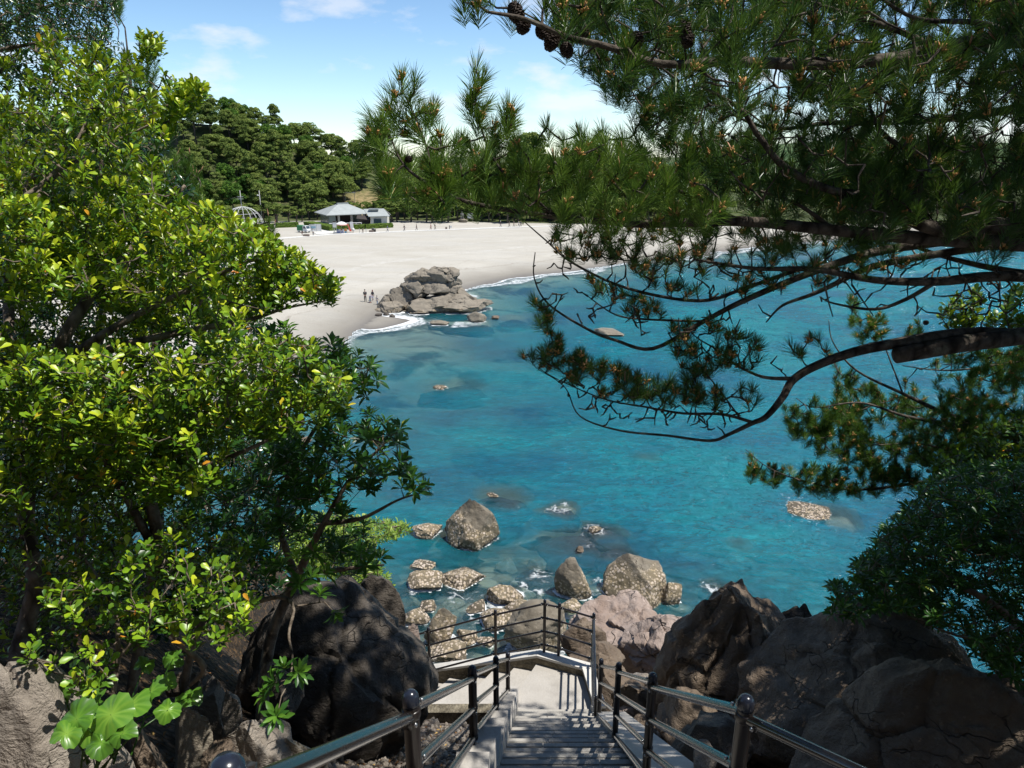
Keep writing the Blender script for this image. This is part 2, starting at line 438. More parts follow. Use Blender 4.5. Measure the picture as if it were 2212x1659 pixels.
h = t.math('ADD', t.noise(3, p, 5), t.math('MULTIPLY', vor.outputs['Distance'], t.math('MULTIPLY', t.attr('rock'), -1.2)))
ground_mat = t.done(t.bsdf(col, .9, t.bump(h, .5, .06), spec=.25))
bare_c = gp(752, 470)[:2]+np.array([3, 14])
bare = np.exp(-(((X-bare_c[0])/9)**2+((Y-bare_c[1])/16)**2)**2)
gme = new_mesh('ground', G_P, Q, True, {'veg': veg, 'rock': rk, 'bare': bare, 'sd': np.clip(shore_sd(X, Y), -20, 90)})
tag(ob('ground', gme, ground_mat), kind='structure')

# far headlands across the bay
t = NT('far_hill'); p = t.pos()
far_mat = t.done(t.bsdf(t.mix(t.mr(t.noise(.02, p, 6, .65), .4, .6), (.045, .085, .035), (.10, .14, .06)), .95, t.bump(t.noise(.03, p, 5), .8, 8), spec=.1))
def ridge(name, pxs, tops, D, depth):
    V = []; n = 160; m = 9
    xs = np.linspace(pxs[0], pxs[-1], n); hh = np.interp(xs, pxs, tops)
    for j in range(m):
        k = j/(m-1); prof = math.sin(math.pi*min(1, k*1.0))
        for i in range(n):
            DD = D+depth*k; X_ = (xs[i]-CX)/F*DD*.97
            V.append((X_, DD, -1+hh[i]*prof))
    V = np.array(V); V[:, 2] *= 1+.10*fbm(V*[.012, .012, 0], 4, 4)
    Qf = np.array([(j*n+i, j*n+i+1, (j+1)*n+i+1, (j+1)*n+i) for j in range(m-1) for i in range(n-1)])
    tag(ob(name, new_mesh(name, V, Qf, True), far_mat), kind='structure')
ridge('far_hill', [1380, 1500, 1600, 1700, 1850, 2050, 2250, 2600, 3000], [0, 22, 36, 45, 50, 48, 42, 30, 0], 1150, 500)
ridge('far_hill', [1650, 1800, 2000, 2200, 2500, 2900], [4, 30, 55, 60, 50, 0], 2300, 700)
# ------------------------------------------------------------ rocks
def nrm_rows(a): return a/np.linalg.norm(a, axis=1, keepdims=True)
_ico = {}
def ico(sub):
    if sub not in _ico:
        bm = bmesh.new(); bmesh.ops.create_icosphere(bm, subdivisions=sub, radius=1)
        V = np.array([v.co[:] for v in bm.verts]); Fc = np.array([[v.index for v in f.verts] for f in bm.faces]); bm.free()
        _ico[sub] = (V, Fc)
    return _ico[sub]
def rock_np(seed, size, sub=5, cuts=17, cmin=.46, cmax=.86, amp=.16, fine=.035, flat=None, taper=.18, blocks=16, bamp=.035):
    V, Fc = ico(sub); V = V.copy(); g = np.random.default_rng(seed)
    V *= (1+amp*fbm(V*1.3+seed*3.1, seed, 3))[:, None]
    for _ in range(cuts):
        n = g.normal(size=3); n /= np.linalg.norm(n); c = g.uniform(cmin, cmax)
        d = V@n-c; k = d > 0; V[k] -= n*(d[k]*.97)[:, None]
    if flat is not None:
        d = V[:, 2]-flat; k = d > 0; V[k, 2] -= d[k]*.9
    N = V/np.linalg.norm(V, axis=1)[:, None]
    V += N*(fine*fbm(V*4.5+seed, seed+5, 4)+fine*.9*(-np.abs(vnoise(V*3+seed*1.7, seed+9))))[:, None]
    if blocks:
        Sd = nrm_rows(g.normal(size=(blocks, 3)))*g.uniform(.6, 1.0, (blocks, 1)); off = g.uniform(-1, 1, blocks)*bamp
        Vw = V+.10*np.stack([vnoise(V*3+k*9.1, seed+k) for k in range(3)], 1)
        dd = np.linalg.norm(Vw[:, None]-Sd[None], axis=2); o_ = np.argsort(dd, axis=1)[:, :2]
        r_ = np.arange(len(V)); gap = dd[r_, o_[:, 1]]-dd[r_, o_[:, 0]]
        V += N*(off[o_[:, 0]]*sst(0, .05, gap)-bamp*1.1*np.exp(-(gap/.03)**2))[:, None]
    V /= np.abs(V).max(0)*.97
    V[:, :2] *= (1-taper*V[:, 2:3])
    V *= np.array(size)
    a = g.uniform(-.5, .5); c_, s_ = math.cos(a), math.sin(a)
    V[:, :2] = V[:, :2]@np.array([[c_, s_], [-s_, c_]])
    return V, Fc
SUNK = []        # rocks that lie in the water, for the depth map
def make_rock(loc, size, mat, seed, label, cat='rock', group=None, name='rock', sub=4, sea=False, tilt=None, **kw):
    V, Fc = rock_np(seed, size, sub, **kw)
    if tilt is not None:
        M = np.array(Matrix.Rotation(tilt[0], 3, 'Y') @ Matrix.Rotation(tilt[1], 3, 'X')); V = V@M.T
    o = ob(name, new_mesh(name, V, Fc, True), mat, None, loc)
    o.data.set_sharp_from_angle(angle=R(38))
    tag(o, label, cat, group)
    if sea: SUNK.append((V+np.array(loc), Fc))
    return o
def rock_px(px, top, bot, w, mat, seed, label, z=0.0, Y=None, dk=.8, hk=1.0, **kw):
    p = wz(px, bot, z) if Y is None else wy(px, bot, Y)
    d = dep(p); u = d/F; th = math.atan2(CAM[2]-p[2], p[1])
    wm = w*u; dm = wm*dk
    hm = max(((bot-top)*u-dm*.45*math.sin(th))/math.cos(th), .22*wm)*hk
    loc = (p[0], p[1]+dm*.42, p[2]+hm*.36)
    return make_rock(loc, (wm*.57, dm*.57, hm*.66), mat, seed, label, **kw)

def sea_rocks():
    S = dict(sea=True, name='sea_rock', group='rocks standing in the water')
    rock_px(1015, 1083, 1180, 104, ROCK_SEA, 11, 'tall cone-shaped rock with bare grey top and shell-crusted foot in open water', sub=5, dk=.8, cuts=9, cmin=.6, cmax=.85, taper=.34, hk=1.1, **S)
    rock_px(924, 1121, 1160, 66, ROCK_SEA, 12, 'low shell-covered rock just left of the tall cone-shaped one', hk=.72, **S)
    rock_px(975, 1130, 1150, 24, ROCK_SEA, 62, 'small crusted lump between the cone-shaped rock and its low neighbour', **S)
    rock_px(912, 1208, 1232, 48, ROCK_SEA, 13, 'small speckled rock behind the brown flat one near the left shore', hk=.72, **S)
    rock_px(922, 1232, 1276, 82, ROCK_SEA, 14, 'flat brown rock ringed with white shells, near the left shore', hk=.72, sub=5, **S)
    rock_px(1003, 1224, 1270, 92, ROCK_SEA, 15, 'wide shell-covered rock with a brown cap right of the flat brown one', hk=.72, sub=5, **S)
    rock_px(1087, 1250, 1306, 72, ROCK_SEA, 16, 'rounded crusted rock with a bare brown hollow, behind the railing post', hk=.72, sub=5, **S)
    rock_px(1238, 1218, 1292, 76, ROCK_SEA, 17, 'dark-capped rock with a bright shell belt in the middle of the shallows', sub=5, dk=.7, cuts=8, taper=.35, hk=1.15, **S)
    rock_px(1388, 1206, 1304, 140, ROCK_SEA, 18, 'big angular grey rock with white crusted left side behind the pink outcrop', sub=5, dk=.75, cuts=9, cmin=.5, cmax=.8, taper=.3, **S)
    rock_px(1452, 1262, 1304, 44, ROCK_SEA, 19, 'small crusted rock at the right foot of the big angular grey one', **S)
    rock_px(1285, 1137, 1152, 30, ROCK_SEA, 20, 'small tan rock tip awash over the dark reef', **S)
    rock_px(1251, 1180, 1196, 18, ROCK_BROWN, 21, 'tiny brown rock tip poking out below the awash tan one', **S)
    rock_px(1062, 1066, 1075, 26, ROCK_SEA, 22, 'flat rock tip barely above water beyond the cone-shaped rock', **S)
    rock_px(1757, 1096, 1118, 84, ROCK_SEA, 24, 'wave-washed flat rock with white foam beside the dark shrub', hk=.40, z=-.04, sub=5, **S)
    rock_px(952, 834, 841, 30, ROCK_SEA, 25, 'tan reef tip far out in the bay', **S)
    rock_px(1033, 673, 696, 46, ROCK_GREY, 26, 'pale boulder in the water below the beach outcrop', dk=.7, **S)
    rock_px(949, 692, 703, 38, ROCK_GREY, 27, 'low wedge-shaped rock in the surf below the beach outcrop', **S)
    rock_px(1069, 679, 690, 18, ROCK_BROWN, 28, 'small dark rock right of the pale boulder off the beach', **S)
    rock_px(1316, 706, 726, 62, ROCK_GREY, 29, 'round-backed rock in open water seen through the pine branches', hk=.8, **S)
    rock_px(658, 944, 956, 26, ROCK_BROWN, 30, 'small dark rock near the left shore seen past the tree', **S)
    # shallows just below the landing
    rock_px(893, 1318, 1352, 62, ROCK_SEA, 31, 'flat-topped pale rock left of the landing rail', **S)
    rock_px(925, 1296, 1322, 40, ROCK_SEA, 32, 'half-sunk speckled rock above the flat-topped pale one', hk=.72, **S)
    rock_px(955, 1322, 1394, 66, ROCK_SEA, 33, 'upright grey slab crusted with shells behind the left rail', dk=.6, sub=5, cuts=8, **S)
    rock_px(966, 1390, 1432, 82, ROCK_SEA, 34, 'rounded olive rock with shells nearest the white parapet', hk=.72, sub=5, **S)
    rock_px(1122, 1298, 1336, 70, ROCK_SEA, 35, 'shell-covered rock behind the railing corner', **S)
    rock_px(1072, 1322, 1362, 72, ROCK_SEA, 36, 'grey smooth rock with speckled edge under the middle rail', **S)
    rock_px(1030, 1300, 1322, 44, ROCK_SEA, 37, 'low crusted rock in foam left of the railing corner', hk=.72, **S)
    rock_px(1010, 1360, 1392, 54, ROCK_SEA, 38, 'small olive rock between the upright slab and the rail post', hk=.72, **S)
    rock_px(1048, 1372, 1398, 40, ROCK_SEA, 39, 'small crusted rock low in the dark gap behind the rail', hk=.72, **S)
    rock_px(1235, 1300, 1330, 56, ROCK_SEA, 40, 'brown crusted rock right behind the top rail corner', z=.3, **S)
    rock_px(1165, 1308, 1408, 128, ROCK_SEA, 41, 'big square tan block behind the corner of the landing rail', z=.6, sub=5, dk=.8, cuts=8, cmin=.6, cmax=.85, **S)
    # under water
    U = dict(sea=True, name='sunken_rock', group='rocks under the water')
    def sunk(px, py, w, dpt, h, mat, seed, label, **kw):
        p = wz(px, py, -dpt); u = dep(p)/F
        make_rock((p[0], p[1], -dpt-h*.5), (w*u*.5, w*u*.42, h*.62), mat, seed, label, **U, **kw)
    sunk(1206, 1108, 110, .22, 1.0, ROCK_REEF, 51, 'purplish weed-covered reef under water right of the cone-shaped rock')
    sunk(1298, 1150, 110, .14, 1.0, ROCK_REEF, 52, 'dark reef under water around the small tan rock tip')
    sunk(1240, 1178, 160, .16, 1.1, ROCK_REEF, 53, 'largest dark reef patch in the middle of the near water')
    sunk(1098, 1216, 56, .55, .9, ROCK_SUNK, 54, 'pale green sunken rock left of the dark reef')
    sunk(1166, 1208, 56, .65, .9, ROCK_SUNK, 55, 'long pale sunken rock beside the dark reef')
    sunk(1090, 1085, 140, .35, 1.0, ROCK_REEF, 56, 'dark sunken rocks trailing behind the cone-shaped rock')
    sunk(1545, 1278, 84, .25, .9, ROCK_REEF, 57, 'dark sunken rock left of the shaded boulder top')
    sunk(1588, 1200, 70, .8, .9, ROCK_SUNK, 58, 'pale sunken rock in the open water below the pine branch')
    sunk(1795, 1128, 150, .45, 1.1, ROCK_SUNK, 59, 'broad sunken rock around the wave-washed flat rock')
    sunk(975, 843, 140, .55, 1.0, ROCK_REEF, 60, 'long dark reef under water around the far reef tip')
    sunk(1400, 1012, 70, .9, .9, ROCK_SUNK, 61, 'faint sunken rock under the lower pine branch')
    sunk(1010, 705, 120, .35, .8, ROCK_REEF, 63, 'dark weed-covered rocks under water beside the pale boulder')
    sunk(1110, 694, 70, .5, .8, ROCK_REEF, 64, 'dark streak of reef under water right of the pale boulder')
    sunk(990, 1168, 120, .3, .9, ROCK_SUNK, 65, 'sunken foot of the cone-shaped rock')
    sunk(1340, 1205, 120, .3, 1.0, ROCK_REEF, 66, 'dark sunken rocks behind the big angular grey rock')
    sunk(1165, 1246, 110, .18, .8, ROCK_REEF, 70, 'dark patch of weed left of the dark-capped rock')
    sunk(1130, 1274, 60, .22, .7, ROCK_SUNK, 71, 'pale sunken stone right of the rounded crusted rock')
    sunk(1165, 1290, 50, .25, .6, ROCK_SUNK, 72, 'pale sunken stone in front of the dark-capped rock')
    sunk(890, 1290, 60, .3, .7, ROCK_SUNK, 73, 'blurred sunken stone at the left shore below the flat brown rock')
    sunk(985, 1300, 70, .3, .7, ROCK_SUNK, 74, 'blurred sunken stone below the wide shell-covered rock')
    sunk(1215, 1095, 60, .12, .6, ROCK_SUNK, 75, 'pinkish stone top just under the surface on the purplish reef')
    # the outcrop on the beach, built of fitted blocks
    c = wz(928, 674, 0); u = dep(c)/F; Vs = []; Fs = []; o = 0
    def blk(px, top, bot, w, seed, fy=0.0, **kw):
        nonlocal o
        Y0 = c[1]+fy; a = wy(px, bot, Y0); b = wy(px, top, Y0)
        hz = b[2]-a[2]; zc = (a[2]+b[2])/2; wm = w*dep(a)/F
        V, Fc = rock_np(seed, (wm*.60, max(wm*.45, 1.4), hz*.66), 5, **kw)
        V = V+np.array([a[0], Y0+.5, zc]); Vs.append(V); Fs.append(Fc+o); o += len(V)
    K = dict(cuts=15, cmin=.5, cmax=.85, fine=.06, blocks=12, bamp=.06)
    for a in ((930, 640, 677, 140, 101, 2.0), (985, 640, 668, 110, 102, 1.5), (1030, 650, 668, 62, 103, 1.0), (850, 652, 680, 60, 104, .5), (838, 640, 668, 40, 105, 2.0),
              (872, 628, 668, 56, 106, 2.2), (880, 612, 640, 34, 107, 2.8), (903, 608, 646, 66, 108, 2.6), (945, 608, 640, 74, 109, 2.4), (975, 612, 648, 46, 110, 2.2),
              (898, 592, 612, 40, 111, 3.0), (915, 584, 612, 48, 112, 2.6), (943, 577, 614, 48, 113, 2.3), (958, 576, 592, 26, 114, 2.6), (975, 582, 606, 36, 115, 2.4),
              (978, 596, 622, 34, 116, 2.5), (960, 640, 674, 70, 117, .6), (905, 650, 678, 50, 118, .2), (1008, 638, 664, 44, 119, 1.8), (822, 664, 682, 30, 120, .4),
              (862, 622, 636, 24, 121, 2.6), (826, 656, 668, 22, 122, 1.2), (890, 668, 680, 40, 123, -.2), (925, 596, 612, 60, 124, 3.2), (995, 626, 650, 44, 125, 2.4)):
        blk(a[0], a[1], a[2], a[3], a[4], a[5]*.9, **K)
    V = np.concatenate(Vs); Fc = np.concatenate(Fs)
    zmask = V[:, 2]
    me = new_mesh('rock_outcrop', V-c, Fc, True); me.set_sharp_from_angle(angle=R(32))
    tag(ob('rock_outcrop', me, ROCK_BEACH, None, c), 'large stacked grey-brown rock outcrop at the water edge of the beach', 'rock')
    SUNK.append((V, Fc))
sea_rocks()
# wet small stones at the outcrop's seaward foot
for i, (a, b, w) in enumerate(((818, 684, 16), (832, 682, 14), (846, 686, 12))):
    rock_px(a, b-8, b, w, ROCK_DARK, 140+i, ('small wet black stone at the left tip of the outcrop', 'wet black stone second from the left tip of the outcrop', 'wet black stone in the foam under the outcrop')[i], sea=True, name='wet_stone', sub=3)

# ------------------------------------------------------------ rocks of the headland
B = dict(name='boulder')
rock_px(1357, 1285, 1470, 190, ROCK_PINK, 201, 'sunlit pinkish outcrop with cracked face behind the landing rail', Y=14.8, sub=6, dk=1.0, cuts=9, fine=.07, blocks=40, bamp=.06, **B)
rock_px(1440, 1330, 1460, 170, ROCK_PINK, 202, 'long tan rock shoulder between the pinkish outcrop and the shaded boulder', Y=13.6, sub=6, dk=1.1, fine=.07, blocks=40, bamp=.06, **B)
rock_px(1290, 1400, 1480, 120, ROCK_BROWN, 203, 'brown broken rock directly behind the right corner of the landing rail', Y=12.6, sub=5, **B)
rock_px(1260, 1330, 1440, 90, ROCK_BROWN, 204, 'dark brown crevice rock between square block and pinkish outcrop', Y=14.0, sub=5, **B)
rock_px(1420, 1462, 1530, 100, ROCK_PALE, 205, 'small pale wedge rock streaked white beside the stairs', Y=10.3, sub=5, **B)
rock_px(1605, 1290, 1640, 300, ROCK_BROWN, 206, 'tall shaded brown boulder with a blunt peak right of the stairs', Y=8.2, sub=6, dk=.9, cuts=9, fine=.08, cmin=.64, taper=.15, blocks=30, bamp=.05, **B)
rock_px(1712, 1325, 1560, 130, ROCK_DARK, 207, 'dark rounded shoulder between the two shaded boulders', Y=9.2, sub=5, **B)
rock_px(1950, 1380, 1780, 520, ROCK_BROWN, 208, 'wide shaded boulder with sun flecks under the dark shrub', Y=6.4, sub=6, dk=.9, cuts=9, fine=.07, cmin=.65, blocks=34, bamp=.045, **B)
rock_px(2150, 1570, 2000, 560, ROCK_BROWN, 209, 'dark low boulder filling the bottom right corner', Y=4.6, sub=6, dk=.9, fine=.07, blocks=30, bamp=.04, **B)
rock_px(1480, 1500, 1640, 150, ROCK_BROWN, 210, 'mid-size shaded rock just behind the second right rail post', Y=7.4, sub=5, dk=1.0, **B)
rock_px(1540, 1580, 1760, 190, ROCK_DARK, 211, 'dark rock below the right handrail near the second post', Y=5.2, sub=5, dk=1.0, **B)
rock_px(1395, 1560, 1640, 80, ROCK_BROWN, 212, 'brown rock between the third and fourth right rail posts', Y=8.3, sub=5, **B)
rock_px(1520, 1610, 1680, 60, ROCK_PALE, 213, 'small pale stone on the ground under the right handrail', Y=4.4, sub=4, **B)
rock_px(1325, 1450, 1600, 130, ROCK_BROWN, 218, 'brown cracked rock filling the gap just outside the last right rail post', Y=10.4, sub=5, dk=1.1, blocks=30, bamp=.05, **B)
rock_px(1390, 1480, 1620, 120, ROCK_BROWN, 219, 'brown rock outside the third right rail post', Y=9.4, sub=5, dk=1.1, blocks=30, bamp=.05, **B)
rock_px(1370, 1500, 1560, 70, ROCK_PINK, 214, 'small reddish rock wedged behind the lower stairs rail', Y=9.6, sub=4, **B)
rock_px(705, 1312, 1700, 415, ROCK_DARK, 215, 'huge dark rounded boulder left of the stairs', Y=5.7, sub=6, dk=.95, cuts=5, cmin=.78, fine=.06, amp=.14, blocks=26, bamp=.04, **B)
rock_px(893, 1375, 1560, 62, ROCK_PINK, 216, 'narrow reddish rock peeking out right of the huge dark boulder', Y=8.6, sub=5, **B)
rock_px(815, 1262, 1420, 110, ROCK_DARK, 217, 'grey-topped rock behind the huge dark boulder', Y=7.6, sub=5, **B)
# stones of the dry wall, bottom left
W = dict(name='wall_stone', group='stones of the rough wall beside the stairs')
rock_px(70, 1530, 1900, 300, ROCK_PALE, 220, 'large flat tan slab in the bottom left corner', Y=2.6, sub=6, cuts=6, fine=.025, **W)
rock_px(455, 1465, 1610, 100, ROCK_PALE, 221, 'upright rounded tan stone, topmost of the wall beside the big leaves', Y=4.2, sub=5, **W)
rock_px(410, 1560, 1720, 130, ROCK_GREY, 222, 'sloping grey stone below the upright tan one', Y=3.5, sub=5, **W)
rock_px(300, 1590, 1740, 110, ROCK_BROWN, 223, 'dark brown stone right of the flat corner slab', Y=3.2, sub=5, **W)
rock_px(545, 1568, 1720, 150, ROCK_PALE, 224, 'pale gritty block behind the near handrail', Y=3.6, sub=5, **W)
rock_px(495, 1510, 1600, 60, ROCK_PALE, 225, 'thin leaning grey stone between the upright stone and the gritty block', Y=4.0, sub=5, **W)
rock_px(215, 1600, 1720, 90, ROCK_GREY, 226, 'low flat stone under the big leaves', Y=3.1, sub=5, **W)
rock_px(655, 1610, 1760, 110, ROCK_GREY, 227, 'grey stone low between the gritty block and the dark boulder', Y=3.7, sub=5, **W)
rock_px(390, 1440, 1500, 60, ROCK_BROWN, 228, 'small reddish stone behind the big leaves', Y=4.8, sub=4, **W)
rock_px(20, 1400, 1560, 110, ROCK_BROWN, 229, 'brown stone at the foot of the tree trunk by the left edge', Y=3.9, sub=5, **W)
rock_px(470, 1620, 1720, 80, ROCK_BROWN, 230, 'brown jagged stone between the grey stone and the gritty block', Y=3.2, sub=5, **W)
rock_px(590, 1440, 1540, 90, ROCK_DARK, 231, 'dark stone in shade behind the leaf rosettes', Y=4.7, sub=5, **W)

# ------------------------------------------------------------ sea
def build_sea():
    rad = np.concatenate([np.geomspace(17, 62, 290), np.geomspace(62.4, 200, 130), np.geomspace(202, 9000, 70)])
    ang = np.concatenate([np.linspace(-R(100), -R(42), 20)[:-1], np.linspace(-R(42), R(44), 520), np.linspace(R(44), R(110), 20)[1:]])
    X, Y, Q = polar(rad, ang)
    bot = H(X, Y)
    V = np.concatenate([v for v, f in SUNK]); off = 0; T = []
    for v, f in SUNK: T.append(f+off); off += len(v)
    bvh = BVHTree.FromPolygons([Vector(v) for v in V.tolist()], np.concatenate(T).tolist())
    cand = np.zeros(len(X), bool)
    for v, f in SUNK:
        a = v.min(0)-.1; b = v.max(0)+.1
        cand |= (X > a[0]) & (X < b[0]) & (Y > a[1]) & (Y < b[1])
    dn = Vector((0, 0, -1))
    for i in np.nonzero(cand)[0]:
        hit = bvh.ray_cast(Vector((X[i], Y[i], 30)), dn)
        if hit[0] is not None: bot[i] = max(bot[i], hit[0].z)
    d = np.clip(-bot, -1.5, 12)
    sh_ = (len(rad), len(ang)); dv = np.clip(d, 0, 12).reshape(sh_)
    for _ in range(9):
        q = np.pad(dv, 1, mode='edge'); dv = (q[1:-1, 1:-1]*2+q[:-2, 1:-1]+q[2:, 1:-1]+q[1:-1, :-2]+q[1:-1, 2:])/6
    dv = np.minimum(dv.ravel(), np.clip(d, 0, 12)+.35)
    def zone(pxy, s):
        o = np.zeros_like(X)
        for px, py, w, a in pxy:
            c = wz(px, py, 0); r = w*dep(c)/F
            o = np.maximum(o, a*np.exp(-(((X-c[0])/r)**2+((Y-c[1])/(r*s))**2)))
        return o
    fz = zone([(1310, 1270, 36, 1), (1290, 1300, 40, .9), (1150, 1280, 60, .6), (1060, 1330, 60, .8), (1120, 1265, 40, .6), (1735, 1098, 52, .85), (1760, 1115, 60, .6), (1000, 1295, 90, .5),
               (870, 690, 60, 1), (940, 697, 50, .7), (830, 700, 40, .9), (1010, 632, 22, .8), (1700, 1110, 50, .5), (1520, 1262, 40, .5), (900, 1290, 70, .35), (1180, 600, 60, .3)], 1.6)
    me = new_mesh('sea', np.stack([X, Y, np.zeros_like(X)], -1), Q, True, {'depth': d, 'foamz': fz, 'clear': dv})
    t = NT('sea_water'); p = t.pos()
    dp = t.attr('depth'); fzn = t.attr('foamz')
    T_ = t.math('POWER', 2.718, t.math('MULTIPLY', t.attr('clear'), -.74))
    T_ = t.math('MINIMUM', T_, .93)
    big = t.noise(.055, t.mapping(p, (1, 1.5, 1)), 4, .55)
    mid = t.noise(.35, t.mapping(p, (.6, 1.6, 1)), 4, .6)
    teal = t.mix(t.mr(mid, .35, .7), (.0, .140, .185), (.0, .192, .228))
    slate = t.mix(t.mr(mid, .35, .7), (.0, .078, .140), (.0, .120, .185))
    deepc = t.mix(t.mr(big, .40, .62), teal, slate)
    shallow = t.mr(dp, .1, 1.4, 1, 0)
    deepc = t.mix(t.math('MULTIPLY', shallow, .7), deepc, (.035, .15, .165))
    # waves: crossing ripples, finer near the shore
    wv = t.mapping(p, (.75, 1.35, 1), (0, 0, R(12)))
    n1 = t.noise(1.5, wv, 5, .62, .6); n2 = t.noise(.42, wv, 3, .5, .8); n3 = t.noise(.11, t.mapping(p, (.6, 1.5, 1), (0, 0, R(-14))), 2)
    n0 = t.noise(4.5, wv, 3, .6, .5)
    hgt = t.math('ADD', t.math('ADD', t.math('MULTIPLY', n1, .34), t.math('MULTIPLY', n0, .10)), t.math('ADD', t.math('MULTIPLY', n2, .55), t.math('MULTIPLY', n3, .5)))
    nrm = t.bump(hgt, 1.0, 1.15)
    crest = t.mr(t.math('ADD', t.math('MULTIPLY', n1, .65), t.math('MULTIPLY', n0, .35)), .38, .64, .76, 1.22)  # light on crests and dark in troughs, painted into the water colour
    cg = t.n('ShaderNodeVectorMath', operation='SCALE'); t.t.links.new(deepc, cg.inputs[0]); t.t.links.new(crest, cg.inputs['Scale']); deepc = cg.outputs[0]
    dif = t.n('ShaderNodeBsdfDiffuse'); t.set(dif, 'Color', deepc); t.set(dif, 'Normal', nrm)
    tr = t.n('ShaderNodeBsdfTransparent'); t.set(tr, 'Color', (.82, .95, .95))
    body = t.shmix(T_, dif.outputs[0], tr.outputs[0])
    gl = t.n('ShaderNodeBsdfGlossy'); t.set(gl, 'Roughness', .12); t.set(gl, 'Color', (1, 1, 1)); t.set(gl, 'Normal', nrm)
    fr = t.n('ShaderNodeFresnel'); t.set(fr, 'IOR', 1.33); t.set(fr, 'Normal', nrm)
    sh = t.shmix(t.math('MULTIPLY', t.math('MINIMUM', fr.outputs[0], .5), .33), body, gl.outputs[0])
    # foam
    f1 = t.n('ShaderNodeTexVoronoi', feature='DISTANCE_TO_EDGE'); 
    wn = t.n('ShaderNodeTexNoise'); t.set(wn, 'Scale', 1.2); t.set(wn, 'Vector', p); t.set(wn, 'Detail', 5.0)
    wa = t.n('ShaderNodeVectorMath', operation='MULTIPLY_ADD'); t.t.links.new(wn.outputs['Color'], wa.inputs[0]); wa.inputs[1].default_value = (1.6, 1.6, 0); t.t.links.new(p, wa.inputs[2])
    t.set(f1, 'Scale', 1.5); t.t.links.new(wa.outputs[0], f1.inputs['Vector'])
    lace = t.mr(f1.outputs['Distance'], .0, .11, 1, 0)
    fn = t.noise(2.4, t.mapping(p, (.7, 1.2, 1)), 6, .7, .6)
    near = t.mr(dp, .0, .42, 1, 0)
    pre = t.math('ADD', t.math('MULTIPLY', near, .62), t.math('MULTIPLY', fzn, .55))
    foam = t.mr(t.math('ADD', pre, t.math('MULTIPLY', t.math('SUBTRACT', fn, .5), 1.3)), .58, .80)
    foam2 = t.math('MULTIPLY', lace, t.mr(t.math('ADD', pre, t.math('MULTIPLY', t.math('SUBTRACT', fn, .5), 1.2)), .30, .60))
    line = t.attr('depth')
    foam = t.math('MAXIMUM', foam, t.math('MULTIPLY', foam2, .8))
    # swash line on the sand, and scattered whitecap flecks
    wig = t.math('ADD', dp, t.math('MULTIPLY', t.math('SUBTRACT', t.noise(.5, p, 3), .5), .12))
    isb = t.mr(t.sep(p)[1], 60, 66)
    l1 = t.math('MULTIPLY', t.mr(t.math('ABSOLUTE', t.math('SUBTRACT', wig, .05)), .015, .05, 1, 0), isb)
    l2 = t.math('MULTIPLY', t.math('MULTIPLY', t.mr(t.math('ABSOLUTE', t.math('SUBTRACT', wig, .32)), .05, .16, 1, 0), isb), t.mr(fn, .42, .58))
    foam = t.math('MAXIMUM', foam, t.math('MAXIMUM', l1, l2))
    fl = t.math('MULTIPLY', t.mr(t.noise(3.2, t.mapping(p, (.5, 1.6, 1)), 4, .6), .715, .74), .5)
    foam = t.math('MAXIMUM', foam, fl)
    fd = t.bsdf((.66, .69, .70), .7, spec=.2)
    return tag(ob('sea', me, t.done(t.shmix(foam, sh, fd))), kind='structure')
build_sea()
# ------------------------------------------------------------ stairs, landing, parapet
def m_concrete(name, c1, c2):
    c1 = tuple(x*.93 for x in c1); c2 = tuple(x*.93 for x in c2)
    t = NT(name); p = t.pos()
    a = t.noise(2.2, p, 6, .6); b = t.noise(45, p, 3, .6)
    col = t.mix(t.mr(a, .35, .68), c1, c2); col = t.mix(t.mr(b, .35, .7, 0, .35), col, tuple(x*.6 for x in c1))
    col = t.mix(t.mr(t.noise(.9, p, 6, .7), .58, .72, 0, .5), col, tuple(x*.62 for x in c1))
    return t.done(t.bsdf(col, .9, t.bump(t.math('ADD', b, a), .35, .008), spec=.25))
CONC = m_concrete('concrete_floor', (.40, .375, .34), (.50, .475, .44))
CONC_STEP = m_concrete('concrete_steps', (.34, .32, .29), (.43, .41, .37))
CONC_WHITE = m_concrete('concrete_coping', (.58, .56, .52), (.66, .64, .60))
t = NT('concrete_weathered'); p = t.pos()
a = t.noise(4, p, 6, .7)
v = t.n('ShaderNodeTexVoronoi'); t.set(v, 'Scale', 22.0); t.set(v, 'Vector', p)
c = t.mix(t.mr(a, .4, .65), (.10, .085, .06), (.27, .235, .17)); c = t.mix(t.mr(v.outputs['Distance'], .1, .3, .45, 0), c, (.36, .33, .27))
CONC_OLD = t.done(t.bsdf(c, .95, t.bump(t.math('ADD', a, v.outputs['Distance']), .8, .02), spec=.2))
stair = empty('staircase', (0.5, 8.5, 13.0), 'concrete stairs with landing and parapet going down towards the sea', 'stairs')
def child(mb, name, mat, parent=stair, smooth=False):
    """mesh given in world coordinates, parented to a thing standing at its base"""
    l = np.array(parent.location); pp = parent.parent
    while pp is not None: l = l+np.array(pp.location); pp = pp.parent
    mb.v = [tuple(np.array(q)-l) for q in mb.v]
    return mb.build(name, mat, parent, None, smooth)
ZL = 13.0
def cx0(y): return -.30+.045*y            # left edge of the treads
def cx1(y): return .78+.045*y             # right edge
RUN, RISE, N = .281, .2206, 28
mb = MB()
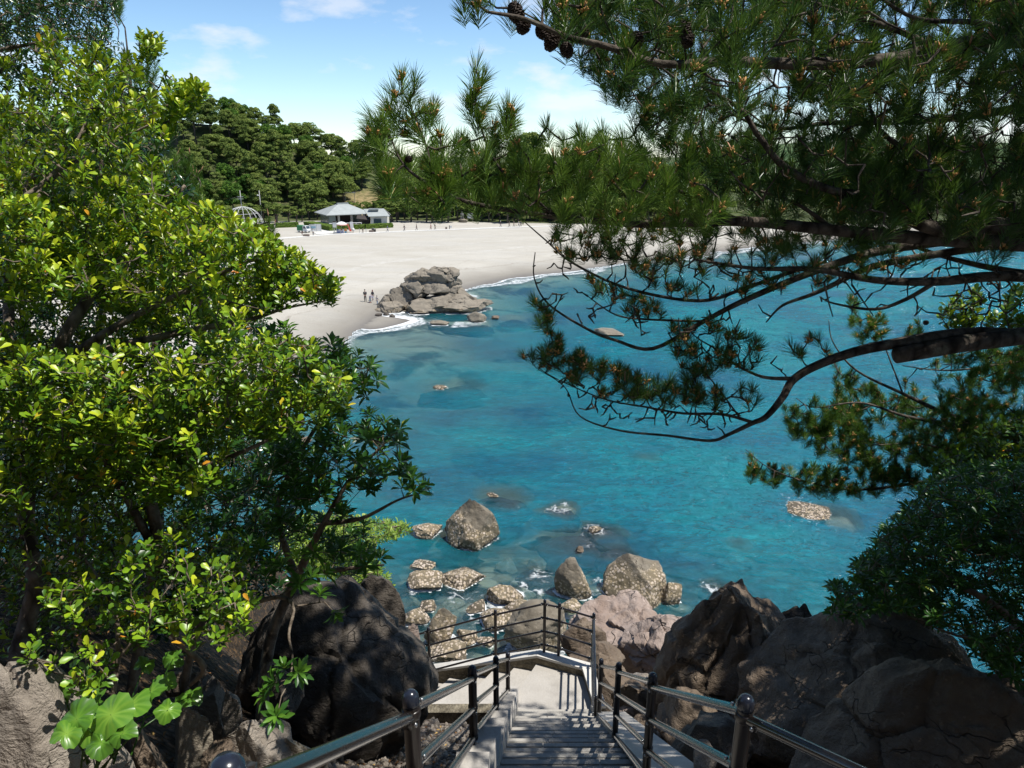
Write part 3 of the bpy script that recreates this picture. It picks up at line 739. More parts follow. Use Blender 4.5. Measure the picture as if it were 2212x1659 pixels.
for i in range(N):
    y1 = 8.5-i*RUN; y0 = y1-RUN; z = ZL+(i+1)*RISE
    # each tread is three slabs with worn joints
    y0b = y0-.012
    mb.prism([(cx0(y0), y0b), (cx1(y0), y0b), (cx1(y1), y1), (cx0(y1), y1)], z-.5, z-.004*(i % 3))
    g = np.random.default_rng(i)
    cuts = [cx0(y1)]+sorted(g.uniform(.25, .85, 2)*(cx1(y1)-cx0(y1))+cx0(y1))+[cx1(y1)]
    for k in range(3):
        mb.prism([(cuts[k]+.006, y1-.03), (cuts[k+1]-.006, y1-.03), (cuts[k+1]-.006, y1+.012+g.uniform(-.003, .003)), (cuts[k]+.006, y1+.012)], z-.05, z+.004)
child(mb, 'steps', CONC_STEP)
mb = MB()                                   # stepped kerb on the left
for i in range(-1, 13):
    y1 = 8.5-i*RUN*2+.12; y0 = y1-RUN*2; z = ZL+.07+(i*2+2)*RISE*.985
    mb.prism([(cx0(y0)-.21, y0), (cx0(y0)-.002, y0), (cx0(y1)-.002, y1), (cx0(y1)-.21, y1)], z-1.2, z)
child(mb, 'stepped_kerb', CONC)
mb = MB()                                   # sloping stringer and post ledge on the right
ya, yb = 8.62, .4
for (o0, o1, dz) in ((.003, .07, .10), (.073, .52, -.02)):
    V = []
    for y in (ya, yb):
        zt = ZL+RISE*.9+(8.5-y)*RISE/RUN+dz
        for o in (o0, o1):
            V += [(cx1(y)+o, y, zt-1.2), (cx1(y)+o, y, zt)]
    mb.add(V, [(1, 3, 7, 5), (0, 4, 6, 2), (0, 1, 5, 4), (2, 6, 7, 3), (0, 2, 3, 1), (4, 5, 7, 6)])
child(mb, 'stringer', CONC)
# landing
A = wz(1112, 1549, ZL)[:2]; Bp = wz(1283, 1549, ZL)[:2]; C = wz(1259, 1462, ZL)[:2]; D = wz(1160, 1434, ZL)[:2]
mb = MB()
A2 = (A[0]-.16, A[1]+.1)
mb.prism([A2, tuple(Bp+[.06, 0]), tuple(C+[.02, .02]), tuple(D+[0, .02])], ZL-.9, ZL)
child(mb, 'landing', CONC)
# stairs turning off to the left below the landing
DROP, NT_ = .145, 6
PLt = wz(921, 1449, ZL+.17-.70)[:2]                    # left end of the coping, lower down
uL = PLt-D; LL_ = np.linalg.norm(uL); uL = uL/LL_
N0 = np.array([A2[0]-.02, A2[1]+.16]); uN = np.array([-.93, .37]); uN /= np.linalg.norm(uN)
mb = MB()
for i in range(NT_):
    f0, f1 = .38*i, .38*(i+1)+.004
    P0, P1, P2, P3 = N0+uN*f0, D+uL*f0, D+uL*f1, N0+uN*f1
    z = ZL-DROP*(i+1)
    mb.prism([tuple(P3), tuple(P0), tuple(P1), tuple(P2)], z-.6, z)
child(mb, 'lower_steps', CONC)
# parapet: weathered wall with a white coping
def para(pts, name, mat, off0, off1, z0, z1):
    """pts: (x, y, drop)"""
    P = [np.array(q[:2], float) for q in pts]; L = []
    for i, q in enumerate(P):
        d1 = (q-P[i-1]) if i else (P[1]-q); d2 = (P[i+1]-q) if i < len(P)-1 else d1
        n1 = np.array([d1[1], -d1[0]])/np.linalg.norm(d1); n2 = np.array([d2[1], -d2[0]])/np.linalg.norm(d2)
        n = (n1+n2); n /= (n@n)/2
        n = -n; L.append((q+n*off0, q+n*off1))
    mb = MB(); V = []
    for (a, b), q in zip(L, pts):
        V += [(*a, z0-q[2]), (*b, z0-q[2]), (*b, z1-q[2]), (*a, z1-q[2])]
    n = len(P); Fc = [(0, 3, 2, 1), (4*n-4, 4*n-3, 4*n-2, 4*n-1)]
    for i in range(n-1):
        o = 4*i; Fc += [(o+k, o+(k+1) % 4, o+4+(k+1) % 4, o+4+k) for k in range(4)]
    mb.add(V, [f[::-1] for f in Fc])
    return child(mb, name, mat)
eL = D+uL*3.4
PL = [(eL[0], eL[1], .70*3.4/LL_), (D[0], D[1], 0), (C[0], C[1], 0), (Bp[0]+.02, Bp[1]+.02, 0)]
para(PL, 'parapet_wall', CONC_OLD, .0, .13, ZL-1.4, ZL+.125)
para(PL, 'coping', CONC_WHITE, -.012, .165, ZL+.127, ZL+.172)
mb = MB(); Q0 = N0; Q1 = N0+uN*2.4; nn_ = np.array([uN[1], -uN[0]])*-1
nn_ = nn_ if nn_[1] < 0 else -nn_
V = []
for q, dz in ((Q0+[.12, -.04], 0), (Q1, .85)):
    for k, zz in ((0, -1.6), (1, -1.6), (1, .05), (0, .05)):
        w_ = q+nn_*.2*k; V.append((w_[0], w_[1], ZL+zz-(dz if zz > 0 else dz)))
mb.add(V, [(0, 1, 2, 3), (7, 6, 5, 4), (0, 4, 5, 1), (1, 5, 6, 2), (2, 6, 7, 3), (3, 7, 4, 0)])
child(mb, 'pebbled_wall', CONC_OLD)

# ------------------------------------------------------------ tubular handrails
t = NT('rail_paint'); p = t.pos()
sc_n = t.noise(60, t.mapping(p, (1, 1, .15)), 3)
RAILM = t.done(t.bsdf((.022, .017, .015), t.mr(sc_n, .3, .7, .16, .30), spec=.6, metallic=.2, Coat_Weight=.6, Coat_Roughness=.12))
POSTM = simple('post_paint', (.022, .016, .014), .28)
CAPM = simple('post_cap_paint', (.018, .022, .035), .22)
STEEL = simple('clamp_steel', (.42, .42, .43), .28, .9)
def post(root, base, top, r, rails, dirs, caps=True):
    b = np.array(base, float); h = top-b[2]
    po = MB().lathe((0, 0, 0), [(r, 0), (r, h-.05)], 12).build('post', POSTM, root, b-np.array(root.location), True)
    po.data.set_sharp_from_angle(angle=R(40))
    MB().lathe((0, 0, h-.052), [(r*1.02, 0), (r*1.04, .012), (r*1.03, .03), (r*.90, .045), (r*.6, .056), (r*.15, .060)], 12).build('cap', CAPM, po, None, True)
    for zr in rails:
        mb = MB()
        mb.lathe((0, 0, zr-.018), [(r*1.10, 0), (r*1.16, .004), (r*1.16, .032), (r*1.10, .036)], 12)
        for dx, dy in dirs:
            mb.box((dx*(r+.022), dy*(r+.022), zr), (.03, .03, .034), math.atan2(dy, dx))
            nx, ny = -dy, dx
            for s_ in (-1, 1):
                mb.mi = 1
                mb.blob((dx*(r+.03)+nx*s_*.028, dy*(r+.03)+ny*s_*.028, zr), (.009, .009, .009), 6, 4)
                mb.mi = 0
        mb.build('clamp', [POSTM, STEEL], po, None, True)
    return po
def railing(name, label, posts, lv, r_post=.027, r_rail=.018, group=None, ends=None):
    """posts: (x, y, z_base); lv: heights of the rails"""
    b0 = np.array(posts[0]); root = empty(name, b0, label, 'handrail', group)
    n = len(posts)
    for i, q in enumerate(posts):
        q = np.array(q, float); ds = []
        for j in (i-1, i+1):
            if 0 <= j < n:
                d = (np.array(posts[j])-q)[:2]; ds.append(tuple(d/np.linalg.norm(d)))
        if ends and i == 0: ds.append(ends)
        post(root, q, q[2]+lv[0]+.085, r_post, lv, ds)
    for i in range(n-1):
        a = np.array(posts[i], float); b = np.array(posts[i+1], float)
        d = (b-a); d[2] = 0; d /= np.linalg.norm(d)
        for L in lv:
            p0 = a+d*(r_post*.8)+[0, 0, L]; p1 = b-d*(r_post*.8)+[0, 0, L]
            o = child(MB().tube([p0, p1], r_rail, 12), 'rail', RAILM, root, True)
            o.data.set_sharp_from_angle(angle=R(50))
    return root
def topbase(px, ptop, Y, h):
    p = wy(px, ptop, Y); return (p[0], p[1], p[2]-h)
LV = [.93, .67, .41, .15]
hh = 1.015
left = [topbase(1097, 1410, 8.15, hh), topbase(1071, 1419, 6.2, hh), topbase(1020, 1440, 4.12, hh), topbase(886, 1496, 2.06, hh), topbase(486, 1645, .87, hh)]
left.append((left[4][0]-.42, -.9, left[4][2]+.55))
railing('stair_railing', 'dark tubular handrail on the left side of the stairs', left, LV, .03, .021)
right = [topbase(1299, 1424, 7.6, hh), topbase(1337, 1433, 5.75, hh), topbase(1411, 1456, 3.8, hh), topbase(1613, 1506, 2.14, hh)]
right.append((right[3][0]+.9, .55, right[3][2]+.62))
railing('stair_railing', 'dark tubular handrail on the right side of the stairs', right, LV, .03, .021)
ZC = ZL+.172
def onc(px, py, z=ZC): return tuple(wz(px, py, z))
tp = ZC+1.0
sl = .70/LL_
def onslope(px, py):
    q = np.array(onc(px, py, tp))
    for _ in range(8):
        dr = max(0.0, (D[0]-q[0]))*sl; q = np.array(wz(px, py, tp-dr))
    return (q[0], q[1], ZC-dr)
land = [onslope(x, y) for x, y in ((760, 1402), (925, 1356), (1070, 1318))]
land += [(q[0], q[1], ZC) for q in (onc(x, y, tp) for x, y in ((1177, 1296), (1209, 1303), (1283, 1325), (1300, 1425)))]
# pull the last post back onto the side parapet
land[-1] = (right[0][0]-.03, right[0][1]+.12, ZC)
railing('landing_railing', 'dark four-rail fence bending around the landing above the sea', land, [.92, .66, .40, .14], .025, .017)

# ------------------------------------------------------------ loose stones and dry leaves on the slope
g = np.random.default_rng(77); Vs = []; Fs = []; o = 0
Vi, Fi = ico(1)
for i in range(1500):
    if i % 3: x, y = g.uniform(-1.7, -.25), g.uniform(4.2, 8.45)
    else: x, y = g.uniform(1.4, 3.4), g.uniform(3.0, 9.5)
    if x > -.62+.045*y and x < 1.3+.045*y: continue
    s = g.uniform(.012, .045)*(1.6 if g.random() < .1 else 1)
    V = Vi*(1+.25*vnoise(Vi*1.7+i, i))[:, None]*s*g.uniform(.6, 1.2, 3)+np.array([x, y, h1(x, y)+s*.2])
    Vs.append(V); Fs.append(Fi+o); o += len(V)
tag(ob('rubble', new_mesh('rubble', np.concatenate(Vs), np.concatenate(Fs)), ROCK_PALE), kind='stuff')
# ------------------------------------------------------------ vegetation
def nrmz(a): return a/(np.linalg.norm(a, axis=-1, keepdims=True)+1e-12)
def in_poly(P, poly):
    x, y = P[:, 0], P[:, 1]; c = np.zeros(len(P), bool); n = len(poly)
    for i in range(n):
        x0, y0 = poly[i]; x1, y1 = poly[i-1]
        k = ((y0 > y) != (y1 > y)) & (x < (x1-x0)*(y-y0)/((y1-y0)+1e-12)+x0)
        c ^= k
    return c
def fill(poly, n, d0, d1, seed=0, clump=None, cs=2.0, bias=1.0):
    """points of a crown: inside an outline, spread over a depth range, thinned into clumps"""
    g = np.random.default_rng(seed); poly = np.array(poly, float)
    lo = poly.min(0); hi = poly.max(0); out = []
    tot = 0
    while tot < n:
        P = g.uniform(lo, hi, (n*4, 2)); P = P[in_poly(P, poly)]
        d = d0+(d1-d0)*g.random(len(P))**bias
        W = CAM+(FW+RT*((P[:, :1]-CX)/F)+UP*((CY-P[:, 1:2])/F))*d[:, None]
        if clump is not None: k = fbm(W*cs, seed+77, 2) > clump; W = W[k]
        out.append(W); tot += len(W)
    return np.concatenate(out)[:n]
def pl(pts):   # limb polyline of (x, y, depth, radius)
    P = np.array([wp(a, b, c) for a, b, c, r in pts]); r = np.array([q[3] for q in pts], float)
    # resample smoothly
    n = len(P); T = np.linspace(0, n-1, (n-1)*5+1); out = []
    for t_ in T:
        i = min(int(t_), n-2); f = t_-i
        p0 = P[max(i-1, 0)]; p1 = P[i]; p2 = P[i+1]; p3 = P[min(i+2, n-1)]
        out.append(.5*((2*p1)+(-p0+p2)*f+(2*p0-5*p1+4*p2-p3)*f*f+(-p0+3*p1-3*p2+p3)*f**3))
    return np.array(out), np.interp(T, range(n), r)
def grow(limbs, targets, seed, wob=.12, lift=.25, maxlen=1.2, step=.09, r0=.0022):
    """joins every target to the nearest wood; returns twigs and the tip directions"""
    g = np.random.default_rng(seed)
    nodes = [p for L, r in limbs for p in L]; par = [-1]*len(nodes)
    targets = np.array(targets); kd = KDTree(len(nodes))
    for i, p in enumerate(nodes): kd.insert(p, i)
    kd.balance()
    dd = np.array([kd.find(p)[2] for p in targets]); order = np.argsort(dd)
    twigs = []; tips = np.zeros_like(targets); use = {}
    built = len(nodes)
    bs = 30
    for b in range(0, len(order), bs):
        kd = KDTree(len(nodes))
        for i, p in enumerate(nodes): kd.insert(p, i)
        kd.balance()
        for ti in order[b:b+bs]:
            T = targets[ti]; co, i, dist = kd.find(T)
            S = nodes[i]; n = max(2, int(dist/step))
            mid = (S+T)/2+g.normal(size=3)*dist*wob-np.array([0, 0, dist*lift])
            pts = [S]; prev = i
            for k in range(1, n+1):
                f = k/n; q = (1-f)**2*S+2*f*(1-f)*mid+f*f*T+(g.normal(size=3)*dist*.02 if k < n else 0)
                pts.append(q); nodes.append(q); par.append(prev); prev = len(nodes)-1
            twigs.append((pts, i, len(nodes)-1)); d = pts[-1]-pts[-2]; tips[ti] = d/(np.linalg.norm(d)+1e-9)
    w = np.ones(len(nodes))
    for i in range(len(nodes)-1, -1, -1):
        if par[i] >= 0: w[par[i]] = max(w[par[i]], 0)+w[i]*(.16 if True else 0)
    return twigs, tips, w
def wood(name, limbs, twigs, w, mat, parent, r0=.0022, sides=5, rmax=.02):
    mb = MB()
    for L, r in limbs: mb.tube(L, list(r), 10)
    for pts, i, e in twigs:
        n = len(pts); rs = []
        base = min(rmax, r0*(1+.55*n**.8))
        for k in range(n): rs.append(base+(r0-base)*(k/(n-1))**.8)
        mb.tube(pts, rs, sides, cap=False)
    l = np.array(parent.location)
    V = np.array(mb.v)-l
    quads = [f for f in mb.f if len(f) == 4]; oth = [f for f in mb.f if len(f) != 4]
    me = bpy.data.meshes.new(name); me.from_pydata(V.tolist(), [], mb.f); me.update()
    me.polygons.foreach_set('use_smooth', np.ones(len(me.polygons), dtype=bool))
    return ob(name, me, mat, parent)
LT = np.array([(0, 0, 0), (.38, -.30, .05), (.42, 0, 0), (.38, .30, .05), (.74, -.5, .03), (.78, 0, -.06), (.74, .5, .03), (.97, -.2, -.10), (.97, .2, -.10)])
LTF = np.array([(0, 2, 1), (0, 3, 2), (1, 2, 5), (1, 5, 4), (2, 3, 6), (2, 6, 5), (4, 5, 7), (7, 5, 8), (5, 6, 8)])
LTn = np.array([(0, 0, 0), (.35, -.32, .04), (.45, 0, -.02), (.35, .32, .04), (.70, -.5, .0), (.75, 0, -.08), (.70, .5, .0), (1.0, -.08, -.16), (1.0, .08, -.16)])
def leaf_mesh(name, P, A, Nn, L, Wd, tone, tmpl=LT, parent=None, mat=None):
    """one mesh of many shaped, folded leaves"""
    A = nrmz(A); Nn = nrmz(Nn-A*(np.sum(Nn*A, 1, keepdims=True))); S = np.cross(Nn, A)
    n = len(P); m = len(tmpl)
    V = (P[:, None]+A[:, None]*(tmpl[None, :, 0:1]*L[:, None, None])+S[:, None]*(tmpl[None, :, 1:2]*Wd[:, None, None])+Nn[:, None]*(tmpl[None, :, 2:3]*L[:, None, None]))
    V = V.reshape(-1, 3)
    Fc = (LTF[None]+np.arange(n)[:, None, None]*m).reshape(-1, 3)
    if parent is not None: V = V-np.array(parent.location)
    me = new_mesh(name, V, Fc, True, {'tone': np.repeat(tone, m)})
    return ob(name, me, mat, parent)
def foliage(tips, dirs, seed, nl, L, wr, spread, length, tone, whorl=False, upw=.9, tonef=None):
    """leaves around shoot tips: alternate along the last bit of the twig, or in rosettes"""
    g = np.random.default_rng(seed); n = len(tips)
    up = nrmz(dirs*.5+np.array([0, 0, upw])+g.normal(size=(n, 3))*.28)
    k = np.repeat(np.arange(n), nl); j = np.tile(np.arange(nl), n)
    U = up[k]; rnd = g.normal(size=(len(k), 3)); rad_ = nrmz(rnd-U*np.sum(rnd*U, 1, keepdims=True))
    # golden-angle placement around the shoot
    ref = nrmz(np.cross(U, np.array([.3, .9, .2]))); bi = np.cross(U, ref)
    a = j*2.4+g.uniform(0, 6.28, n)[k]+g.normal(size=len(k))*.15
    rad_ = ref*np.cos(a)[:, None]+bi*np.sin(a)[:, None]
    f = j/(nl-1)
    if whorl:
        ax = rad_*(.55+.55*(1-f))[:, None]*spread+U*(.25+.65*f)[:, None]
        pos_ = tips[k]+U*(f*length)[:, None]
        LL = L*(1.0-.35*f)*g.uniform(.8, 1.15, len(k))
    else:
        ax = rad_*spread+U*(.45+.5*f)[:, None]+g.normal(size=(len(k), 3))*.16
        pos_ = tips[k]-U*((1-f)*length)[:, None]+rad_*.004
        LL = L*g.uniform(.6, 1.15, len(k))
    Nn = U*1.0-rad_*.25+g.normal(size=(len(k), 3))*.15
    tn = tone+g.normal(size=len(k))*.13+g.normal(size=n)[k]*.11+.36*(f-.55)  # random tone, plus painted shade low on the shoot and painted light at tips
    if tonef is not None: tn = tn+tonef(tips)[k]
    # a few yellow and red old leaves
    old = g.random(len(k)) < .012; tn = np.where(old, g.uniform(.93, 1.0, len(k)), np.clip(tn, 0, .90))
    return pos_, ax, Nn, LL, LL*wr*g.uniform(.85, 1.15, len(k)), tn
def tree(name, base, label, cat, limbs, targets, seed, mat_w, mat_l, nl=10, L=.055, wr=.48, spread=.75, length=.08, tone=.5, whorl=False, tmpl=LT, group=None,
         lift=.22, r0=.0022, extra=None, tonef=None, upw=.9, trunk='trunk', crown='crown', wob=.12):
    root = empty(name, base, label, cat, group)
    limbs = [pl(q) for q in limbs]
    tw, dirs, w = grow(limbs, targets, seed, wob=wob, lift=lift)
    wood(trunk, limbs, tw, w, mat_w, root, r0)
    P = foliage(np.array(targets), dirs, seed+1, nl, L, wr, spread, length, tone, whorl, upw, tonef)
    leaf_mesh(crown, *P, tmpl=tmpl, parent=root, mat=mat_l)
    return root, tw
def height_tone(z0, z1, a, b):
    return lambda P: np.interp(P[:, 2], [z0, z1], [a, b])

# ---- main broadleaf tree, upper left
A1 = fill([(-60, 60), (60, 70), (130, 72), (200, 92), (262, 112), (330, 130), (340, 145), (395, 180), (438, 184), (446, 206), (420, 232), (345, 262), (300, 300), (330, 330), (362, 352), (352, 400),
           (400, 432), (470, 445), (560, 480), (540, 540), (420, 560), (300, 560), (180, 640), (-60, 620)], 1150, 3.6, 6.0, 1, .04, 1.9)
A1b = fill([(300, 72), (352, 74), (356, 96), (330, 120), (290, 118)], 26, 4.4, 4.9, 2)
A1c = fill([(355, 175), (438, 180), (448, 208), (405, 236), (350, 250)], 60, 4.2, 4.7, 3)
A1d = fill([(340, 262), (362, 254), (376, 262), (372, 282), (350, 300)], 14, 4.2, 4.5, 4)
A2_ = fill([(-60, 430), (100, 430), (250, 420), (330, 430), (470, 448), (560, 490), (610, 535), (655, 545), (690, 590), (735, 610), (724, 644), (672, 640), (610, 655), (540, 690), (480, 740), (380, 720),
            (200, 760), (-60, 760)], 1150, 3.4, 5.6, 5, .02, 1.9)
A2b = fill([(560, 490), (615, 530), (655, 548), (700, 590), (735, 608), (727, 640), (640, 640), (560, 660)], 170, 3.9, 4.5, 6)
limbs = [[(75, 1640, 3.9, .05), (38, 1450, 4.0, .05), (62, 1330, 4.1, .048), (75, 1250, 4.1, .045), (58, 1120, 4.2, .042), (70, 1000, 4.3, .04), (110, 800, 4.4, .045), (180, 660, 4.4, .035), (300, 520, 4.5, .02), (400, 400, 4.5, .010)],
         [(70, 1000, 4.3, .035), (30, 800, 4.6, .04), (20, 600, 4.8, .03), (60, 400, 4.8, .022), (180, 290, 4.6, .014), (330, 210, 4.5, .006)],
         [(110, 800, 4.4, .035), (260, 700, 4.2, .022), (420, 620, 4.2, .014), (560, 560, 4.2, .008), (650, 600, 4.2, .004)],
         [(110, 800, 4.4, .03), (250, 750, 4.3, .026), (400, 716, 4.3, .02), (540, 690, 4.3, .013), (620, 665, 4.3, .008), (716, 648, 4.3, .003)],
         [(-80, 540, 4.2, .03), (40, 470, 4.2, .022), (130, 370, 4.3, .014), (260, 300, 4.4, .008), (420, 225, 4.4, .004)],
         [(-80, 470, 3.9, .02), (60, 420, 4.0, .014), (150, 330, 4.1, .008), (200, 230, 4.2, .005)],
         [(180, 660, 4.4, .02), (200, 480, 4.9, .014), (230, 300, 5.0, .009), (280, 160, 4.9, .004)]]
tg = np.concatenate([A1, A1b, A1c, A1d, A2_, A2b])
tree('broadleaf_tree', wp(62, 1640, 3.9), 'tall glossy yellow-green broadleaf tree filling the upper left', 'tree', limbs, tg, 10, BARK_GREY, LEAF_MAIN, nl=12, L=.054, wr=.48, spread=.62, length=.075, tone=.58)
# ---- lower spread of the same kind, own trunk
B1 = fill([(-60, 730), (150, 760), (330, 740), (500, 735), (560, 720), (650, 735), (720, 760), (745, 800), (760, 850), (700, 905), (620, 930), (480, 930), (300, 960), (120, 980), (-60, 960)], 1050, 3.3, 5.2, 21, .03, 2.0)
B2 = fill([(-60, 930), (150, 960), (350, 930), (500, 940), (480, 1040), (350, 1080), (250, 1060), (100, 1090), (-60, 1080)], 420, 3.4, 4.6, 22, .0, 2.2)
limbs = [[(250, 1700, 4.6, .035), (300, 1400, 4.6, .035), (340, 1200, 4.5, .04), (330, 1050, 4.4, .035), (400, 930, 4.3, .025), (520, 850, 4.2, .014), (680, 800, 4.2, .005)],
         [(340, 1200, 4.5, .03), (230, 1000, 4.2, .022), (120, 880, 4.0, .013), (0, 800, 3.8, .006)],
         [(400, 930, 4.3, .02), (300, 860, 4.1, .012), (200, 800, 4.0, .005)],
         [(330, 1050, 4.4, .02), (560, 960, 4.3, .012), (640, 900, 4.3, .008), (730, 840, 4.3, .004)]]
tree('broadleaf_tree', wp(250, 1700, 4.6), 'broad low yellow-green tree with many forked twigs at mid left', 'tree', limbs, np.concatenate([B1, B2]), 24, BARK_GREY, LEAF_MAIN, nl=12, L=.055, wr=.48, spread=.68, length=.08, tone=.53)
# ---- whorled dark leaves reaching over the water
C1 = fill([(560, 735), (640, 700), (660, 740), (720, 745), (790, 775), (822, 805), (815, 830), (790, 860), (760, 900), (700, 900), (600, 830)], 90, 4.6, 5.6, 31)
C2 = fill([(660, 930), (760, 890), (820, 895), (862, 915), (880, 950), (900, 1010), (925, 1060), (900, 1075), (850, 1060), (760, 1080), (700, 1130), (640, 1100), (560, 1010)], 120, 4.4, 5.4, 32)
C3 = fill([(480, 960), (640, 960), (720, 1080), (820, 1140), (850, 1190), (840, 1240), (760, 1260), (700, 1200), (600, 1240), (480, 1200), (420, 1080)], 150, 4.6, 6.4, 33)
limbs = [[(560, 1640, 5.6, .05), (580, 1400, 5.5, .045), (640, 1250, 5.3, .035), (700, 1130, 5.0, .022), (760, 1030, 4.9, .014), (830, 960, 4.8, .006)],
         [(640, 1250, 5.3, .03), (600, 1100, 5.3, .022), (660, 960, 5.1, .016), (720, 880, 5.0, .010), (790, 820, 5.0, .005)],
         [(700, 1130, 5.0, .02), (780, 1120, 4.9, .014), (860, 1080, 4.8, .008), (910, 1065, 4.8, .004)],
         [(640, 1250, 5.3, .025), (740, 1230, 5.2, .016), (830, 1220, 5.1, .006)]]
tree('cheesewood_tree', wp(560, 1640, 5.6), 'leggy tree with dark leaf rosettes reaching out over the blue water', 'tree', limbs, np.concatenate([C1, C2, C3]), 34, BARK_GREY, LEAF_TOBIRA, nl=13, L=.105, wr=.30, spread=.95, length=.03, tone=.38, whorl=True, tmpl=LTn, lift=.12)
# ---- shaded foliage deeper in, behind the main trees
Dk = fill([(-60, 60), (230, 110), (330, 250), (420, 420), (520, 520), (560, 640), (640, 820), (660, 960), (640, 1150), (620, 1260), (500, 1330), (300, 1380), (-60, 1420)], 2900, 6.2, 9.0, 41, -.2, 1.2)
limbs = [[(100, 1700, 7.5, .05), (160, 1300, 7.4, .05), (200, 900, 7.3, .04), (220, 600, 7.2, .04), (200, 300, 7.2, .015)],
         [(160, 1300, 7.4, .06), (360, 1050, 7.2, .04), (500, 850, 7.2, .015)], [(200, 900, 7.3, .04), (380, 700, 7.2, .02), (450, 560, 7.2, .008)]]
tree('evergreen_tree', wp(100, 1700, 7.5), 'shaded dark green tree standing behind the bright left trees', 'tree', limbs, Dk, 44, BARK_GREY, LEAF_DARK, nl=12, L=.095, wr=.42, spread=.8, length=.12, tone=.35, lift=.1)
# ---- fine-leaved dark tree, top left corner
E1 = fill([(-60, -80), (250, -80), (262, 20), (235, 45), (262, 100), (215, 105), (150, 80), (80, 80), (-60, 90)], 620, 4.6, 6.2, 51, -.15, 2)
limbs = [[(-160, 300, 5.2, .05), (-60, 120, 5.2, .03), (40, 40, 5.2, .016), (180, -10, 5.2, .006)], [(-60, 120, 5.2, .02), (100, 90, 5.2, .01), (240, 80, 5.2, .004)], [(-60, 120, 5.2, .02), (-20, -60, 5.2, .01)]]
tree('olive_tree', wp(-160, 300, 5.2)+np.array([0, 0, -2.2]), 'dark small-leaved tree with pale bare twigs in the top left corner', 'tree', [[(-170, 1200, 5.6, .06), (-160, 300, 5.2, .05)]]+limbs, E1, 54, BARK_GREY, LEAF_DARK, nl=12, L=.045, wr=.30, spread=.7, length=.10, tone=.55, lift=.1)
# ---- twiggy low shrub in front
S1 = fill([(60, 1290), (230, 1210), (330, 1140), (400, 1150), (440, 1200), (500, 1210), (560, 1290), (530, 1370), (420, 1390), (300, 1400), (200, 1340)], 190, 3.3, 4.1, 61)
S1b = fill([(-40, 1000), (300, 1060), (520, 1140), (560, 1260), (300, 1260), (140, 1400), (-40, 1420)], 460, 3.8, 5.4, 65, -.05, 2.0)
S2 = fill([(30, 1380), (180, 1320), (250, 1430), (280, 1500), (120, 1500), (40, 1470)], 22, 3.2, 3.6, 62)
limbs = [[(240, 1640, 3.7, .016), (245, 1500, 3.7, .014), (255, 1420, 3.7, .013), (250, 1330, 3.7, .011), (220, 1260, 3.8, .008), (180, 1200, 3.9, .004)],
         [(255, 1420, 3.7, .010), (340, 1330, 3.7, .008), (420, 1290, 3.7, .005), (500, 1240, 3.7, .003)],
         [(245, 1500, 3.7, .008), (170, 1470, 3.6, .006), (110, 1450, 3.5, .003)],
         [(410, 1480, 4.3, .012), (440, 1440, 4.2, .018), (380, 1380, 4.1, .014), (330, 1300, 4.0, .008), (300, 1240, 4.0, .003)]]
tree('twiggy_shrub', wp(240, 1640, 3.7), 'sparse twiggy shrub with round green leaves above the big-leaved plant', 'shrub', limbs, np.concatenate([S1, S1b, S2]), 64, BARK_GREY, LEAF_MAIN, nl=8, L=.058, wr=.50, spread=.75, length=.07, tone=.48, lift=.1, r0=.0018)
# ---- rosettes on a hanging branch beside the dark boulder
ros = [(600, 1475, 3.9), (585, 1498, 3.9), (615, 1450, 3.95), (640, 1452, 3.95), (598, 1548, 3.75), (650, 1262, 4.3), (610, 1225, 4.4), (575, 1250, 4.4), (690, 1290, 4.3), (720, 1320, 4.3), (640, 1210, 4.5), (560, 1190, 4.6), (670, 1250, 4.4), (700, 1240, 4.5)]
limbs = [[(440, 1330, 4.6, .022), (520, 1310, 4.5, .018), (600, 1290, 4.4, .014), (634, 1310, 4.3, .010), (624, 1370, 4.2, .008), (632, 1420, 4.1, .006), (626, 1470, 3.95, .004)],
         [(600, 1290, 4.4, .010), (640, 1265, 4.4, .006)], [(634, 1310, 4.3, .006), (700, 1300, 4.3, .003)], [(440, 1330, 4.6, .02), (400, 1470, 4.7, .03), (400, 1640, 4.8, .03)]]
tree('cheesewood_sprout', wp(400, 1640, 4.8), 'thin hanging branch ending in bright leaf rosettes in front of the dark boulder', 'branch', limbs, np.array([wp(*q) for q in ros]), 74, BARK_GREY, LEAF_TOBIRA, nl=15, L=.105, wr=.32, spread=1.05, length=.025, tone=.62, whorl=True, tmpl=LTn, lift=-.1, upw=.35)
# ---- light green shrub below the left trees at the water
G1 = fill([(560, 1130), (700, 1110), (800, 1120), (880, 1130), (885, 1150), (860, 1160), (800, 1170), (830, 1230), (845, 1270), (820, 1300), (740, 1250), (640, 1230)], 800, 11, 14, 81)
limbs = [[(700, 1420, 12.5, .06), (720, 1300, 12.5, .05), (760, 1200, 12.5, .03), (840, 1150, 12.5, .01)], [(720, 1300, 12.5, .03), (640, 1180, 12.5, .01)], [(720, 1300, 12.5, .03), (810, 1260, 12.5, .01)]]
tree('shore_shrub', wp(700, 1420, 12.5), 'pale green fine-leaved shrub at the shore behind the boulder', 'shrub', limbs, G1, 84, BARK_GREY, LEAF_SHRUB, nl=12, L=.11, wr=.28, spread=.9, length=.10, tone=.6, whorl=False, lift=.1, r0=.004)
